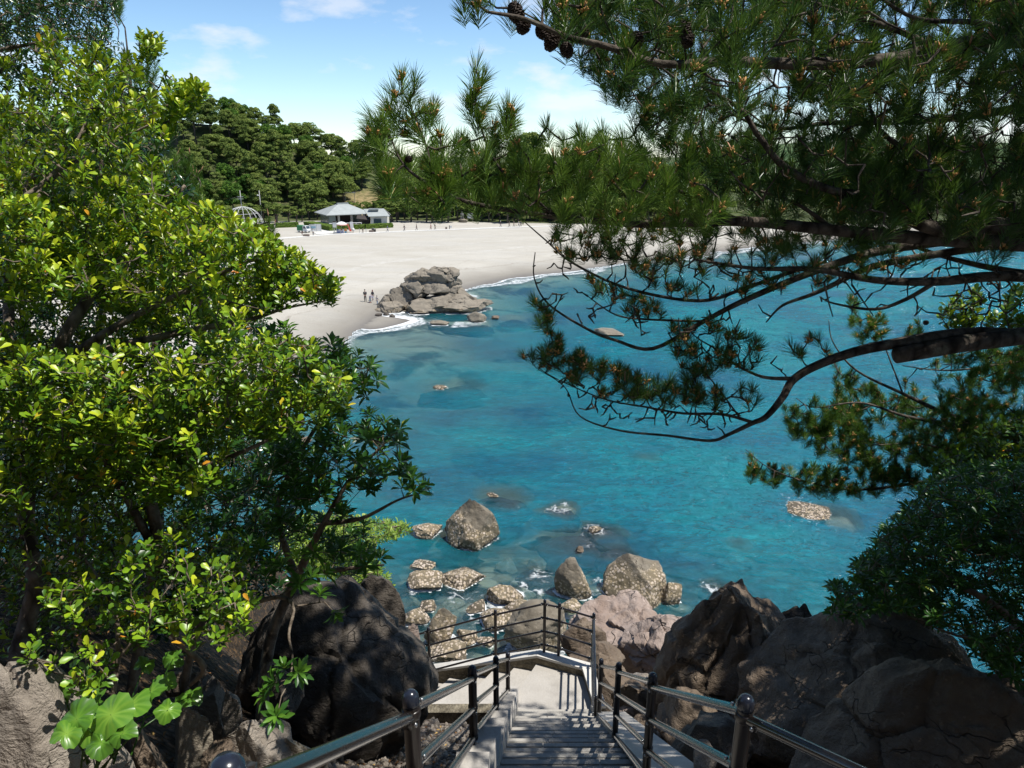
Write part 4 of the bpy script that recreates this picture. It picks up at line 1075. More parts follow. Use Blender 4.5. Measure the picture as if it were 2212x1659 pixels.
# ---- big dark shrub on the right with leaf rosettes
R1_ = fill([(2260, 1010), (2120, 1010), (2040, 1030), (1980, 1060), (1950, 1110), (1900, 1150), (1895, 1180), (1855, 1220), (1850, 1260), (1780, 1275), (1775, 1285), (1800, 1300), (1790, 1330), (1860, 1330),
            (1930, 1320), (1990, 1330), (2050, 1370), (2110, 1420), (2180, 1480), (2300, 1560), (2400, 1300)], 1900, 6.2, 9.0, 91, -.3, 1.5)
limbs = [[(2330, 1640, 7.0, .07), (2280, 1450, 7.2, .06), (2200, 1350, 7.3, .05), (2080, 1270, 7.3, .03), (1940, 1250, 7.2, .016), (1830, 1290, 7.2, .006)],
         [(2280, 1450, 7.2, .05), (2240, 1250, 7.6, .035), (2140, 1130, 7.8, .02), (2040, 1080, 7.8, .01)], [(2200, 1350, 7.3, .03), (2100, 1380, 6.8, .015), (1960, 1330, 6.8, .006)]]
tree('cheesewood_shrub', wp(2330, 1640, 7.0), 'dense dark shrub with star-shaped leaf rosettes above the right boulders', 'shrub', limbs, R1_, 94, BARK_GREY, LEAF_TOBIRA, nl=12, L=.115, wr=.27, spread=.95, length=.03, tone=.28, whorl=True, tmpl=LTn, lift=.1, r0=.003)
# ---- brighter small-leaved shrub behind it
R2_ = fill([(2300, 880), (2200, 890), (2120, 930), (2060, 960), (2010, 990), (2030, 1040), (2120, 1050), (2300, 1060)], 330, 8.4, 10.2, 95)
R3_ = np.concatenate([fill([(2030, 690), (2028, 660), (2050, 630), (2080, 640), (2095, 660), (2110, 625), (2122, 650), (2110, 700), (2080, 715), (2036, 710)], 40, 7.6, 8.0, 96),
                      fill([(2165, 650), (2212, 610), (2320, 600), (2320, 720), (2200, 720), (2120, 705)], 110, 7.6, 8.4, 97)])
limbs = [[(2420, 1400, 9, .07), (2380, 1150, 9, .05), (2280, 1000, 9, .035), (2150, 970, 9, .012)], [(2380, 1150, 9, .04), (2420, 850, 8.5, .03), (2300, 740, 8, .02), (2200, 730, 7.9, .01), (2090, 720, 7.8, .004)], [(2420, 850, 8.5, .03), (2380, 600, 8.2, .008)]]
tree('hackberry_tree', wp(2420, 1400, 9), 'bright green small-leaved tree showing at the right edge above and below the thick pine limb', 'tree', limbs, np.concatenate([R2_, R3_]), 98, BARK_GREY, LEAF_MAIN, nl=9, L=.10, wr=.55, spread=.8, length=.12, tone=.42, lift=.1, r0=.003)
# ---- leopard plant with big round leaves
def big_leaf_plant():
    root = empty('leopard_plant', wp(215, 1625, 3.3), 'low plant with huge round toothed leaves by the wall stones', 'plant', None)
    g = np.random.default_rng(5); l = np.array(root.location); stems = MB()
    spots = [(150, 1560, 3.1, .12), (225, 1550, 3.15, .13), (265, 1530, 3.3, .13), (185, 1525, 3.3, .10), (130, 1590, 3.05, .09), (120, 1500, 3.5, .09), (175, 1495, 3.5, .09), (310, 1500, 3.4, .10),
             (340, 1480, 3.6, .08), (360, 1430, 3.9, .08), (300, 1440, 3.8, .07), (205, 1610, 3.1, .09), (180, 1580, 3.2, .10), (350, 1540, 3.4, .08), (250, 1590, 3.1, .08), (395, 1510, 3.6, .09)]
    for i, (x, y, d, r) in enumerate(spots):
        r = r*.74; x = x+12; y = y-8
        c = wp(x, y, d)-l; n = 30; V = [c*1.0]; 
        nv = np.array([g.normal()*.25, -.45+g.normal()*.2, 1.0]); nv /= np.linalg.norm(nv)
        u = np.cross(nv, [0, 1, .2]); u /= np.linalg.norm(u); w = np.cross(nv, u); a0 = g.uniform(0, 6.28)
        V = [c-nv*.012]
        for ring, rr in ((1, .5), (2, 1.0)):
            for k in range(n):
                a = a0+2*math.pi*(k+.5)/n; ang_ = 2*math.pi*(k+.5)/n
                rad_ = r*rr*(1-.45*math.exp(-((min(ang_, 2*math.pi-ang_))/.35)**2))*(1+(.035*(-1)**k if ring == 2 else 0)+.05*math.sin(5*a))
                V.append(c+u*math.cos(a)*rad_+w*math.sin(a)*rad_+nv*(.018*math.sin(3*a+i)*rr-.02*(rr**2)*1.0+.006*math.cos(9*ang_)*rr))
        Fc = [(0, 1+k, 1+(k+1) % n) for k in range(n)]+[(1+k, 1+n+k, 1+n+(k+1) % n, 1+(k+1) % n) for k in range(n)]
        me = new_mesh('leaf', np.array(V), Fc, True, {'tone': np.clip(g.uniform(.2, .62)+np.concatenate([[.45], .14*(-1.0)**np.arange(n), .10*(-1.0)**np.arange(n)-.06]), 0, 1)})
        ob('leaf', me, LEAF_BIG, root)
        s0 = np.array([g.normal()*.05, g.normal()*.05, -.05]); stems.tube([s0, (s0+c)/2+[0, 0, .03], c-nv*.012], [.005, .004, .003], 6)
    stems.build('stems', LEAF_BIG, root, None, True)
big_leaf_plant()

# ---- dry leaves and brown needles lying on the slope
g = np.random.default_rng(88); n = 2600
P = np.stack([np.where(g.random(n) < .75, g.uniform(-5, -.7, n), g.uniform(1.5, 4, n)), g.uniform(1.5, 8, n)], 1)
P = P[~((P[:, 0] > -.65) & (P[:, 0] < 1.6))]; n = len(P)
Z_ = H(P[:, 0], P[:, 1])+.012
DRY = m_leaf('leaf_dry', [(0, (.10, .045, .02)), (.6, (.26, .13, .05)), (1, (.45, .30, .10))], .7, .1, (.3, .15, .05), .2)
tag(leaf_mesh('leaf_litter', np.column_stack([P, Z_]), g.normal(size=(n, 3))*[1, 1, .15], np.array([0, 0, 1.])+g.normal(size=(n, 3))*.3, g.uniform(.03, .06, n), g.uniform(.015, .028, n), g.random(n), mat=DRY), kind='stuff')
# ------------------------------------------------------------ pines
def needle_mesh(name, tips, dirs, seed, parent, nn=90, L=.095, W=.0022, length=.11, tone=.45, thin=1.0, mat=None, sp=(.35, .95)):
    g = np.random.default_rng(seed); n = len(tips)
    U = nrmz(dirs); k = np.repeat(np.arange(n), nn)
    sc_ = g.uniform(.75, 1.2, n)
    f = g.random(len(k))**.8
    rnd = g.normal(size=(len(k), 3)); Uk = U[k]
    rad_ = nrmz(rnd-Uk*np.sum(rnd*Uk, 1, keepdims=True))
    ang_ = sp[0]+(sp[1]-sp[0])*(1-f)+g.normal(size=len(k))*.12
    ax = Uk*np.cos(ang_)[:, None]+rad_*np.sin(ang_)[:, None]
    base = tips[k]-Uk*((1-f)*length*sc_[k])[:, None]
    LL = L*sc_[k]*g.uniform(.75, 1.1, len(k))
    r2 = g.normal(size=(len(k), 3)); s1 = nrmz(np.cross(ax, r2)); s2 = np.cross(ax, s1)
    tip = base+ax*LL[:, None]+np.array([0, 0, -.06])*LL[:, None]
    mid = base+ax*(LL*.55)[:, None]
    h = W/2
    V = np.stack([base+s1*h*.7, mid+s1*h, tip, mid-s1*h, base-s1*h*.7, mid+s2*h, tip+s2*h*.1, mid-s2*h], 1)
    V = V.reshape(-1, 3)-np.array(parent.location)
    o = np.arange(len(k))[:, None, None]*8
    Fc = (np.array([(0, 1, 4), (1, 3, 4), (1, 2, 3), (0, 5, 7), (5, 6, 7)])[None]+o).reshape(-1, 3)
    tn = tone+g.normal(size=n)[k]*.12+g.normal(size=len(k))*.12
    tn = np.where(g.random(len(k)) < .012, .97, np.clip(tn, 0, .88))
    me = new_mesh(name, V, Fc, True, {'tone': np.repeat(tn, 8)})
    return ob(name, me, mat or NEEDLE, parent)
def pollen(name, tips, dirs, seed, parent, L=.027, W=.0055, cnt=10, mat=None, up=.0):
    """clusters of small orange male cones round the shoot"""
    g = np.random.default_rng(seed); Vs = []; Fs = []; o = 0
    for T, Dd in zip(tips, nrmz(dirs)):
        c = g.integers(max(3, cnt-4), cnt+4)
        for i in range(c):
            r = g.normal(size=3); r = r-Dd*(r@Dd); r /= np.linalg.norm(r)
            a = Dd*g.uniform(.3, 1)+r*g.uniform(.5, .9); a /= np.linalg.norm(a)
            s = np.cross(a, Dd+[.01, .02, .03]); s /= np.linalg.norm(s)+1e-9; q = np.cross(a, s)
            b = T+Dd*g.uniform(-.02, .01)+r*.004; l = L*g.uniform(.7, 1.25); w = W*g.uniform(.8, 1.2)
            ring = []
            for h_, rr in ((.25, 1), (.75, .9)):
                for k in range(5):
                    t_ = k*2*math.pi/5; ring.append(b+a*l*h_+(s*math.cos(t_)+q*math.sin(t_))*w*rr)
            Vs += [b]+ring+[b+a*l]
            Fs += [(o, o+1+(k+1) % 5, o+1+k) for k in range(5)]+[(o+1+k, o+1+(k+1) % 5, o+6+(k+1) % 5, o+6+k) for k in range(5)]+[(o+6+k, o+6+(k+1) % 5, o+11) for k in range(5)]
            o += 12
    return tag(ob(name, new_mesh(name, np.array(Vs)-np.array(parent.location), Fs, True), mat or POLLEN, parent), kind='stuff')
def candles(name, tips, dirs, seed, parent, L=.05):
    g = np.random.default_rng(seed); mb = MB(); l = np.array(parent.location)
    for T, Dd in zip(tips, nrmz(dirs)):
        for i in range(g.integers(1, 3)):
            a = Dd+g.normal(size=3)*.10; a /= np.linalg.norm(a); h_ = L*g.uniform(.6, 1.4)
            mb.tube([T-l, T-l+a*h_*.5, T-l+a*h_], [.0035, .0042, .0015], 5)
    return tag(mb.build(name, CANDLE, parent, None, True), kind='stuff')
def pine_cone(name, c, parent, r=.022, h=.05, ax=(0, -.3, -1), mat=None):
    """open cone: rows of lifted scales round a core"""
    ax = np.array(ax, float); ax /= np.linalg.norm(ax); u = np.cross(ax, [.3, .8, .1]); u /= np.linalg.norm(u); w = np.cross(ax, u)
    l = np.array(parent.location); mb = MB(); c = np.array(c)-l
    mb.tube([c, c+ax*h*.5, c+ax*h*.95], [r*.55, r*.6, r*.2], 8)
    k = 0
    for row in range(9):
        f = (row+.5)/9; rr = r*math.sin(math.pi*(.12+.80*f))**.7
        for j in range(9):
            a = k*2.39996; k += 1
            o = u*math.cos(a)+w*math.sin(a); s = np.cross(ax, o); b = c+ax*h*f
            p0 = b+o*rr*.45; p1 = b+o*rr*1.08-ax*h*.02; wd = r*.34
            mb.add([p0-s*wd*.5, p0+s*wd*.5, p1+s*wd, p1-s*wd, p0+ax*h*.09, p1+ax*h*.07], [(0, 1, 2, 3), (0, 4, 1), (3, 2, 5), (0, 3, 5, 4), (1, 4, 5, 2)])
    return mb.build(name, mat or CONE, parent)
def shoots_dirs(n, dirs, g, up=.95, w=.45, j=.28):
    return nrmz(dirs*w+np.array([0, 0, up])+g.normal(size=(n, 3))*j)

# ---- the big pine on the right
root = empty('pine_tree', wp(3100, 2100, 5.5), 'large black pine whose dark limbs overhang the sea from the right', 'tree')
LB = [
 # trunk outside the picture, right
 [(3100, 2200, 5.5, .20), (3050, 1300, 5.4, .18), (3000, 700, 5.2, .16), (2950, 200, 5.0, .14), (2900, -500, 5.0, .11)],
 # A
 [(2980, 420, 5.1, .09), (2600, 150, 4.2, .055), (2212, 88, 3.6, .036), (2022, 106, 3.55, .034), (1936, 126, 3.5, .032), (1800, 137, 3.4, .030), (1680, 137, 3.3, .026), (1560, 133, 3.2, .022), (1430, 138, 3.1, .016), (1310, 100, 3.0, .014), (1228, 80, 2.9, .011), (1133, 41, 2.8, .009), (1054, 26, 2.7, .005)],
 [(2022, 106, 3.55, .018), (1950, 70, 3.5, .015), (1860, 40, 3.4, .012), (1760, 6, 3.4, .009), (1600, -60, 3.3, .006)],
 [(2212, 88, 3.6, .02), (2120, 50, 3.5, .014), (1980, 40, 3.5, .010), (1880, -20, 3.4, .006)],
 # B
 [(3000, 700, 5.2, .13), (2600, 560, 4.6, .08), (2212, 492, 4.1, .052), (2050, 498, 4.0, .042), (1960, 470, 3.95, .034), (1930, 430, 3.9, .03), (1800, 412, 3.8, .022), (1697, 362, 3.7, .018), (1639, 294, 3.6, .014), (1595, 232, 3.55, .010), (1500, 180, 3.5, .006)],
 [(1960, 470, 3.95, .03), (1990, 360, 3.9, .018), (1900, 280, 3.8, .012), (1870, 190, 3.8, .006)],
 # C
 [(2600, 560, 4.6, .07), (2212, 528, 4.2, .045), (2000, 515, 4.1, .04), (1800, 497, 4.0, .034), (1600, 478, 3.9, .028), (1400, 484, 3.8, .022), (1300, 478, 3.75, .018), (1195, 468, 3.7, .014), (1020, 439, 3.6, .011), (932, 401, 3.5, .009), (873, 357, 3.45, .006), (845, 300, 3.45, .004)],
 [(1195, 468, 3.7, .010), (1110, 400, 3.65, .008), (1060, 330, 3.6, .006), (1030, 240, 3.55, .004), (1028, 175, 3.55, .003)],
 [(932, 401, 3.5, .006), (925, 330, 3.5, .005), (900, 260, 3.5, .004), (872, 200, 3.5, .003), (866, 172, 3.5, .0025)],
 [(1400, 484, 3.8, .012), (1330, 400, 3.8, .009), (1290, 330, 3.8, .005)],
 [(1600, 478, 3.9, .014), (1500, 430, 3.9, .010), (1420, 380, 3.9, .007), (1380, 310, 3.9, .004)],
 [(1800, 497, 4.0, .015), (1720, 440, 4.0, .010), (1600, 400, 4.1, .006)],
 # F
 [(2600, 640, 4.8, .05), (2212, 598, 4.5, .034), (2022, 608, 4.4, .028), (1891, 605, 4.4, .022), (1761, 582, 4.3, .018), (1631, 580, 4.3, .012), (1500, 560, 4.2, .007)],
 # D
 [(2600, 560, 4.6, .06), (2212, 500, 4.4, .04), (2050, 520, 4.5, .03), (1888, 545, 4.5, .028), (1750, 590, 4.5, .022), (1612, 647, 4.5, .018), (1520, 694, 4.5, .015), (1411, 753, 4.5, .012), (1330, 735, 4.5, .010), (1271, 712, 4.5, .009), (1185, 657, 4.5, .006), (1154, 600, 4.5, .0045), (1156, 545, 4.5, .003)],
 [(2212, 520, 4.4, .03), (2050, 545, 4.6, .026), (1888, 575, 4.7, .022), (1790, 620, 4.7, .016), (1749, 638, 4.7, .013), (1690, 660, 4.7, .009), (1655, 696, 4.7, .004)],
 [(1715, 585, 4.5, .014), (1610, 622, 4.5, .012), (1510, 650, 4.5, .011), (1356, 623, 4.5, .009), (1237, 568, 4.5, .007), (1180, 520, 4.5, .005), (1134, 480, 4.5, .003)],
 [(2022, 608, 4.4, .016), (1960, 645, 4.5, .013), (1890, 668, 4.5, .010), (1800, 655, 4.5, .006), (1770, 640, 4.5, .003)],
 [(1520, 694, 4.5, .008), (1400, 690, 4.5, .007), (1330, 680, 4.5, .005), (1270, 640, 4.5, .003)],
 # E
 [(3050, 1000, 5.3, 0.0780), (2600, 770, 5.0, 0.0585), (2212, 728, 4.7, 0.0484), (2080, 722, 4.65, 0.0429), (1934, 742, 4.6, 0.0351), (1843, 761, 4.6, 0.0312), (1761, 791, 4.6, 0.0281), (1712, 822, 4.6, 0.0265), (1690, 859, 4.55, 0.0234), (1655, 900, 4.5, 0.0187), (1625, 914, 4.5, 0.0156), (1575, 938, 4.5, 0.0117), (1534, 952, 4.5, 0.0094), (1442, 941, 4.5, 0.0078), (1339, 930, 4.5, 0.0062), (1254, 900, 4.5, 0.0047), (1226, 845, 4.5, 0.0035), (1202, 821, 4.5, 0.0031), (1158, 794, 4.5, 0.0023), (1141, 766, 4.5, 0.0020)],
 [(1625, 912, 4.5, 0.0109), (1560, 895, 4.5, 0.0094), (1476, 893, 4.5, 0.0078), (1400, 880, 4.5, 0.0062), (1305, 862, 4.5, 0.0047), (1202, 818, 4.5, 0.0031), (1160, 792, 4.5, 0.0023)],
 [(1708, 818, 4.6, 0.0140), (1647, 814, 4.5, 0.0101), (1589, 787, 4.5, 0.0078), (1544, 753, 4.5, 0.0055), (1500, 725, 4.5, 0.0039), (1476, 690, 4.5, 0.0023)],
 [(1600, 905, 4.5, 0.0062), (1560, 850, 4.45, 0.0047), (1520, 800, 4.4, 0.0031)],
 [(2600, 560, 4.7, .05), (2400, 600, 5.4, .04), (2212, 590, 5.8, .03), (2060, 560, 5.9, .02), (1940, 520, 5.9, .01)],
 [(2950, 200, 5.0, .10), (2500, 150, 5.6, .06), (2212, 230, 5.6, .035), (2000, 260, 5.6, .028), (1800, 265, 5.6, .02), (1650, 275, 5.6, .012), (1500, 200, 5.6, .006)],
 [(2950, 200, 5.0, .10), (2500, -100, 5.0, .06), (2100, -150, 5.0, .03), (1700, -120, 5.0, .012)],
]
limbsP = [pl(q) for q in LB]
g = np.random.default_rng(3)
T_up = fill([(1190, 60), (1190, -60), (2400, -60), (2400, 480), (1900, 470), (1700, 400), (1560, 380), (1480, 330), (1400, 290), (1340, 225), (1290, 190), (1240, 130)], 1650, 3.5, 7.4, 301, -.24, 1.8)
T_upn = fill([(1180, 40), (1000, 10), (990, -60), (2400, -60), (2400, 250), (1500, 210), (1300, 160), (1230, 110)], 120, 2.65, 3.3, 302)
T_mid = fill([(2400, 300), (1500, 300), (1430, 300), (1400, 350), (1460, 420), (1480, 500), (1700, 540), (2000, 520), (2400, 560)], 470, 3.6, 5.8, 303, -.05, 2.0)
T_spr = fill([(812, 300), (850, 330), (905, 320), (950, 250), (1010, 300), (1060, 310), (1100, 260), (1140, 320), (1220, 320), (1290, 290), (1370, 330), (1440, 330), (1560, 430), (1560, 490), (1300, 480), (1080, 440), (940, 440), (840, 405), (800, 350)], 205, 3.35, 4.1, 304)
tips_manual = [(868, 165, 3.5), (850, 205, 3.5), (838, 240, 3.5), (885, 215, 3.5), (905, 240, 3.5), (878, 260, 3.5), (1028, 150, 3.55), (1030, 195, 3.55), (1018, 225, 3.55), (1040, 250, 3.55), (936, 232, 3.6),
               (1100, 232, 3.6), (1108, 270, 3.6), (1090, 262, 3.6), (805, 262, 3.4), (812, 290, 3.4), (826, 255, 3.4), (800, 310, 3.4), (1300, 285, 3.9), (1250, 290, 3.9), (1180, 275, 3.8), (1370, 290, 3.9), (1340, 300, 3.9), (830, 380, 3.4), (815, 350, 3.4)]
T_man = np.array([wp(*q) for q in tips_manual])
T_man = np.concatenate([T_man, T_man+g.normal(size=T_man.shape)*.035-np.array([0, 0, .05])])
# thin sprays under the limbs
T_low = np.concatenate([
    fill([(1150, 500), (1200, 480), (1560, 500), (1500, 560), (1400, 600), (1340, 560), (1280, 560), (1200, 560)], 80, 4.1, 4.7, 305),
    fill([(1150, 640), (1175, 650), (1210, 720), (1240, 760), (1330, 790), (1440, 830), (1480, 800), (1540, 780), (1560, 830), (1560, 880), (1400, 870), (1280, 850), (1190, 800), (1130, 770), (1150, 740), (1160, 700)], 170, 4.3, 4.7, 306),
    fill([(1440, 700), (1520, 690), (1600, 720), (1640, 740), (1640, 800), (1560, 790), (1470, 800), (1450, 760)], 60, 4.3, 4.7, 307),
    fill([(1380, 560), (1700, 520), (1900, 520), (2000, 560), (1850, 600), (1600, 640), (1420, 640)], 90, 4.2, 4.8, 308),
    fill([(1700, 740), (1730, 710), (1780, 720), (1790, 770), (1720, 790)], 8, 4.5, 4.7, 309),
    fill([(1580, 830), (1640, 820), (1660, 870), (1610, 890)], 6, 4.5, 4.6, 310),
    fill([(1230, 560), (1300, 600), (1400, 640), (1450, 690), (1380, 690), (1300, 640), (1230, 600)], 26, 4.4, 4.6, 311)])
# the part of the crown beyond the picture, which shades the rocks and stairs
T_out = fill([(1100, -60), (2400, -60), (2260, 200), (2260, 800), (3300, 900), (3400, -900), (1300, -900)], 1000, 3.2, 7.0, 312, -.12, .8)
go = np.random.default_rng(44); bx_ = go.uniform((.3, 1.0, 22.4), (9.5, 8.9, 25.0), (5200, 3))
bx_ = bx_[(bx_[:, 1] < 7.3+1.5*sst(4.9, 5.8, bx_[:, 0])) & (fbm(bx_*.9, 45, 2) > -.02)]
T_out = np.concatenate([T_out, bx_[:2600]])
pj = T_out-np.array([.4365, -.0765, 1.0])*(T_out[:, 2:3]-13)
T_out = T_out[(T_out[:, 0] > 1.5+(T_out[:, 2]-21)*.44) & ~((pj[:, 1] > 6.6) & (pj[:, 0] < 2.5))]
pj = T_out-np.array([.4365, -.0765, 1.0])*(T_out[:, 2:3]-15)
T_out = T_out[~((pj[:, 0] > -.5) & (pj[:, 0] < 1.7) & (np.arange(len(T_out)) % 5 < 3))]
b2 = go.uniform((.1, 4.3, 23.0), (2.5, 7.0, 24.6), (480, 3)); b2 = b2[fbm(b2*1.3, 46, 2) > -.05]
b3 = go.uniform((4.2, 2.5, 22.4), (9.0, 7.9, 25.0), (2400, 3)); b3 = b3[fbm(b3*.9, 45, 2) > .0]; q3 = b3-np.array([.4365, -.0765, 1.0])*(b3[:, 2:3]-13); b3 = b3[~((q3[:, 1] > 7.4) & (q3[:, 0] < 2.7))][:480]
T_out = np.concatenate([T_out, b2, b3])
allT = np.concatenate([T_up, T_upn, T_mid, T_spr, T_man, T_low, T_out])
nU, nM = len(T_up)+len(T_upn), len(T_mid)
T_bare = np.concatenate([fill([(1150, 560), (1200, 500), (1560, 560), (1700, 640), (1600, 700), (1420, 740), (1260, 700), (1170, 650)], 150, 4.2, 4.8, 351),
    fill([(1180, 800), (1300, 830), (1560, 830), (1640, 880), (1560, 930), (1340, 915), (1240, 880)], 130, 4.3, 4.7, 352),
    fill([(1480, 700), (1700, 740), (1700, 810), (1520, 780)], 40, 4.3, 4.7, 353), fill([(1700, 560), (2212, 560), (2212, 680), (1800, 690)], 110, 4.2, 5.0, 354),
    fill([(1300, 60), (2250, 20), (2250, 520), (1500, 420)], 330, 3.3, 4.6, 355)])
tw, dirs, w = grow(limbsP, np.concatenate([allT, T_bare]), 313, wob=.16, lift=.12)
dirs = dirs[:len(allT)]
wood('trunk', limbsP, tw, w, BARK_PINE, root, .0030, 5, .016)
dd_ = shoots_dirs(len(allT), dirs, g)
iv = len(allT)-len(T_out)
isl = np.zeros(len(allT), bool); isl[nU+nM+len(T_spr)+len(T_man):iv] = True
isn = ~isl; isn[iv:] = False
iss = np.zeros(len(allT), bool); iss[nU+nM:nU+nM+len(T_spr)+len(T_man)] = True
needle_mesh('needles', allT[iss], dd_[iss], 319, root, nn=95, L=.112, W=.0027, length=.13, tone=.74)  # outer sprays: sunlight painted in as a brighter tone
needle_mesh('needles', allT[isn & ~iss], dd_[isn & ~iss], 320, root, nn=88, L=.112, W=.0029, length=.12, tone=.27)  # crown interior: shade painted in as a darker tone
needle_mesh('needles', allT[isl], dd_[isl], 321, root, nn=52, L=.09, W=.0023, length=.05, tone=.36, sp=(.25, 1.15))
needle_mesh('needles', allT[iv:], dd_[iv:], 322, root, nn=105, L=.16, W=.009, length=.26, tone=.4)
vis = np.arange(iv); pk = vis[g.random(iv) < .48]
pollen('pollen_cones', allT[pk]+dd_[pk]*.0, dd_[pk], 330, root)
ck = vis[g.random(iv) < .16]
candles('candles', allT[ck], dd_[ck], 331, root)
for i, (x, y, d, r, h_) in enumerate(((1106, 22, 2.85, .031, .085), (1137, 55, 2.85, .028, .062), (1165, 68, 2.9, .026, .06), (1200, 84, 2.95, .03, .08), (1218, 108, 2.95, .026, .06), (1380, 85, 3.0, .03, .07), (1470, 60, 3.1, .032, .075), (1492, 88, 3.1, .028, .06), (880, 352, 3.45, .018, .03), (1265, 75, 3.0, .022, .04))):
    pine_cone('pine_cone', wp(x, y-14, d), root, r, h_, (.45*(-1)**i, -.3, -1))
# sawn stump limb under the thick branch
mb = MB(); P0, P1, P2 = wp(2240, 722, 4.62), wp(2080, 742, 4.58), wp(1936, 768, 4.55)
mb.tube([P0, P1, P2], [.058, .056, .052], 14); child(mb, 'sawn_limb', BARK_PINE, root, True)

# ---- second pine further out, lower right
root = empty('pine_tree', wp(2700, 1900, 11), 'smaller green pine with orange tufts standing further down on the right', 'tree')
LB2 = [[(2700, 1900, 11, .16), (2600, 1300, 10.6, .13), (2480, 1000, 10.2, .10), (2330, 960, 10, .07), (2212, 950, 9.8, .05), (2060, 900, 9.7, .035), (1950, 850, 9.6, .022), (1850, 800, 9.5, .014), (1800, 740, 9.5, .008), (1790, 690, 9.5, .005)],
       [(2212, 950, 9.8, .04), (2080, 920, 9.5, .03), (1960, 900, 9.4, .02), (1860, 870, 9.3, .013), (1760, 880, 9.2, .008), (1720, 860, 9.2, .005)],
       [(2330, 960, 10, .05), (2150, 1010, 9.6, .035), (2000, 1040, 9.4, .022), (1850, 1058, 9.3, .015), (1740, 1040, 9.2, .010), (1660, 1010, 9.2, .006), (1610, 970, 9.2, .004)],
       [(2150, 1010, 9.6, .02), (2000, 960, 9.4, .012), (1880, 960, 9.3, .008), (1780, 930, 9.2, .005)],
       [(2480, 1000, 10.2, .06), (2400, 820, 10, .04), (2250, 780, 9.9, .02), (2060, 800, 9.8, .012), (1950, 790, 9.8, .006)],
       [(1950, 850, 9.6, .012), (1900, 720, 9.6, .008), (1880, 680, 9.6, .005)]]
l2 = [pl(q) for q in LB2]
Tb = np.concatenate([
    fill([(1835, 640), (1858, 650), (1880, 668), (1915, 690), (1920, 720), (1880, 735), (1850, 730), (1838, 690)], 26, 9.4, 9.8, 401),
    fill([(1955, 700), (1985, 695), (2000, 720), (1960, 735)], 8, 9.5, 9.7, 402),
    fill([(1785, 745), (1800, 780), (1850, 800), (1900, 830), (1940, 850), (1960, 800), (2060, 760), (2212, 740), (2330, 740), (2330, 1020), (2150, 1000), (2050, 1020), (1960, 990), (1900, 960), (1820, 930), (1790, 880), (1800, 840)], 800, 9.0, 10.8, 403, -.2, 1.0),
    fill([(1685, 860), (1700, 870), (1760, 900), (1830, 940), (1900, 980), (1960, 1000), (1940, 1050), (1860, 1010), (1780, 980), (1720, 940), (1690, 900)], 120, 9.0, 9.6, 404),
    fill([(1595, 965), (1625, 985), (1680, 1010), (1740, 1000), (1820, 1010), (1960, 1010), (2040, 1040), (1900, 1060), (1800, 1070), (1700, 1050), (1640, 1040), (1600, 1000)], 120, 9.0, 9.6, 405),
    fill([(1755, 860), (1800, 880), (1850, 900), (1880, 950), (1840, 960), (1780, 900)], 40, 9.0, 9.5, 406),
    fill([(2212, 700), (2400, 600), (2900, 500), (2900, 1200), (2400, 1100)], 260, 9, 11.5, 407)])
tw, dirs, w = grow(l2, Tb, 410, wob=.1, lift=.15)
wood('trunk', l2, tw, w, BARK_PINE, root, .004, 5, .02)
dd_ = shoots_dirs(len(Tb), dirs, g, up=.8)
needle_mesh('needles', Tb, dd_, 411, root, nn=95, L=.115, W=.0042, length=.15, tone=.52)
k = g.random(len(Tb)) < .42
pollen('pollen_cones', Tb[k], dd_[k], 412, root, L=.032, W=.009, cnt=9)
for x, y in ((1790, 1045), (1806, 1042), (2226, 700), (2000, 700)):
    pine_cone('pine_cone', wp(x, y-8, 9.2), root, .035, .06)

# ---- young pine shoots behind the left tree
root = empty('pine_tree', wp(350, 1500, 9), 'slim pine with upright shoots poking out behind the left tree', 'tree')
LB3 = [[(350, 1500, 9, .08), (340, 1000, 8.8, .06), (330, 600, 8.6, .045), (300, 400, 8.6, .03), (290, 250, 8.6, .016), (270, 60, 8.6, .008)],
       [(330, 600, 8.6, .03), (370, 460, 8.5, .014), (400, 380, 8.5, .006)], [(340, 1000, 8.8, .04), (460, 700, 8.6, .02), (560, 580, 8.5, .01), (585, 500, 8.5, .006)],
       [(300, 400, 8.6, .02), (300, 250, 8.6, .01), (330, 170, 8.6, .005)]]
l3 = [pl(q) for q in LB3]
Tc = np.concatenate([np.array([wp(*q) for q in [(392, 330, 8.5), (400, 360, 8.5), (410, 345, 8.5), (385, 380, 8.5), (420, 390, 8.5), (375, 420, 8.5), (400, 410, 8.5), (360, 390, 8.5), (580, 480, 8.5), (590, 500, 8.5), (583, 520, 8.5), (600, 530, 8.5), (570, 530, 8.5), (612, 560, 8.5), (520, 480, 8.5), (508, 500, 8.5), (595, 550, 8.5), (570, 570, 8.5)]]),
    fill([(270, 90), (330, 115), (345, 150), (330, 185), (360, 235), (300, 260), (250, 200)], 34, 8.2, 8.9, 421),
    fill([(235, -30), (262, -30), (262, 20), (240, 40)], 8, 8.2, 8.7, 423),
    fill([(330, 340), (400, 330), (440, 400), (430, 440), (340, 440)], 40, 8.2, 8.9, 422)])
tw, dirs, w = grow(l3, Tc, 430, wob=.1, lift=.15)
wood('trunk', l3, tw, w, BARK_PINE, root, .004, 5, .02)
dd_ = shoots_dirs(len(Tc), dirs, g, up=1.2, j=.18)
needle_mesh('needles', Tc, dd_, 431, root, nn=120, L=.12, W=.0035, length=.18, tone=.50)
k = g.random(len(Tc)) < .35
candles('candles', Tc[k]+dd_[k]*.05, dd_[k], 432, root, .09)
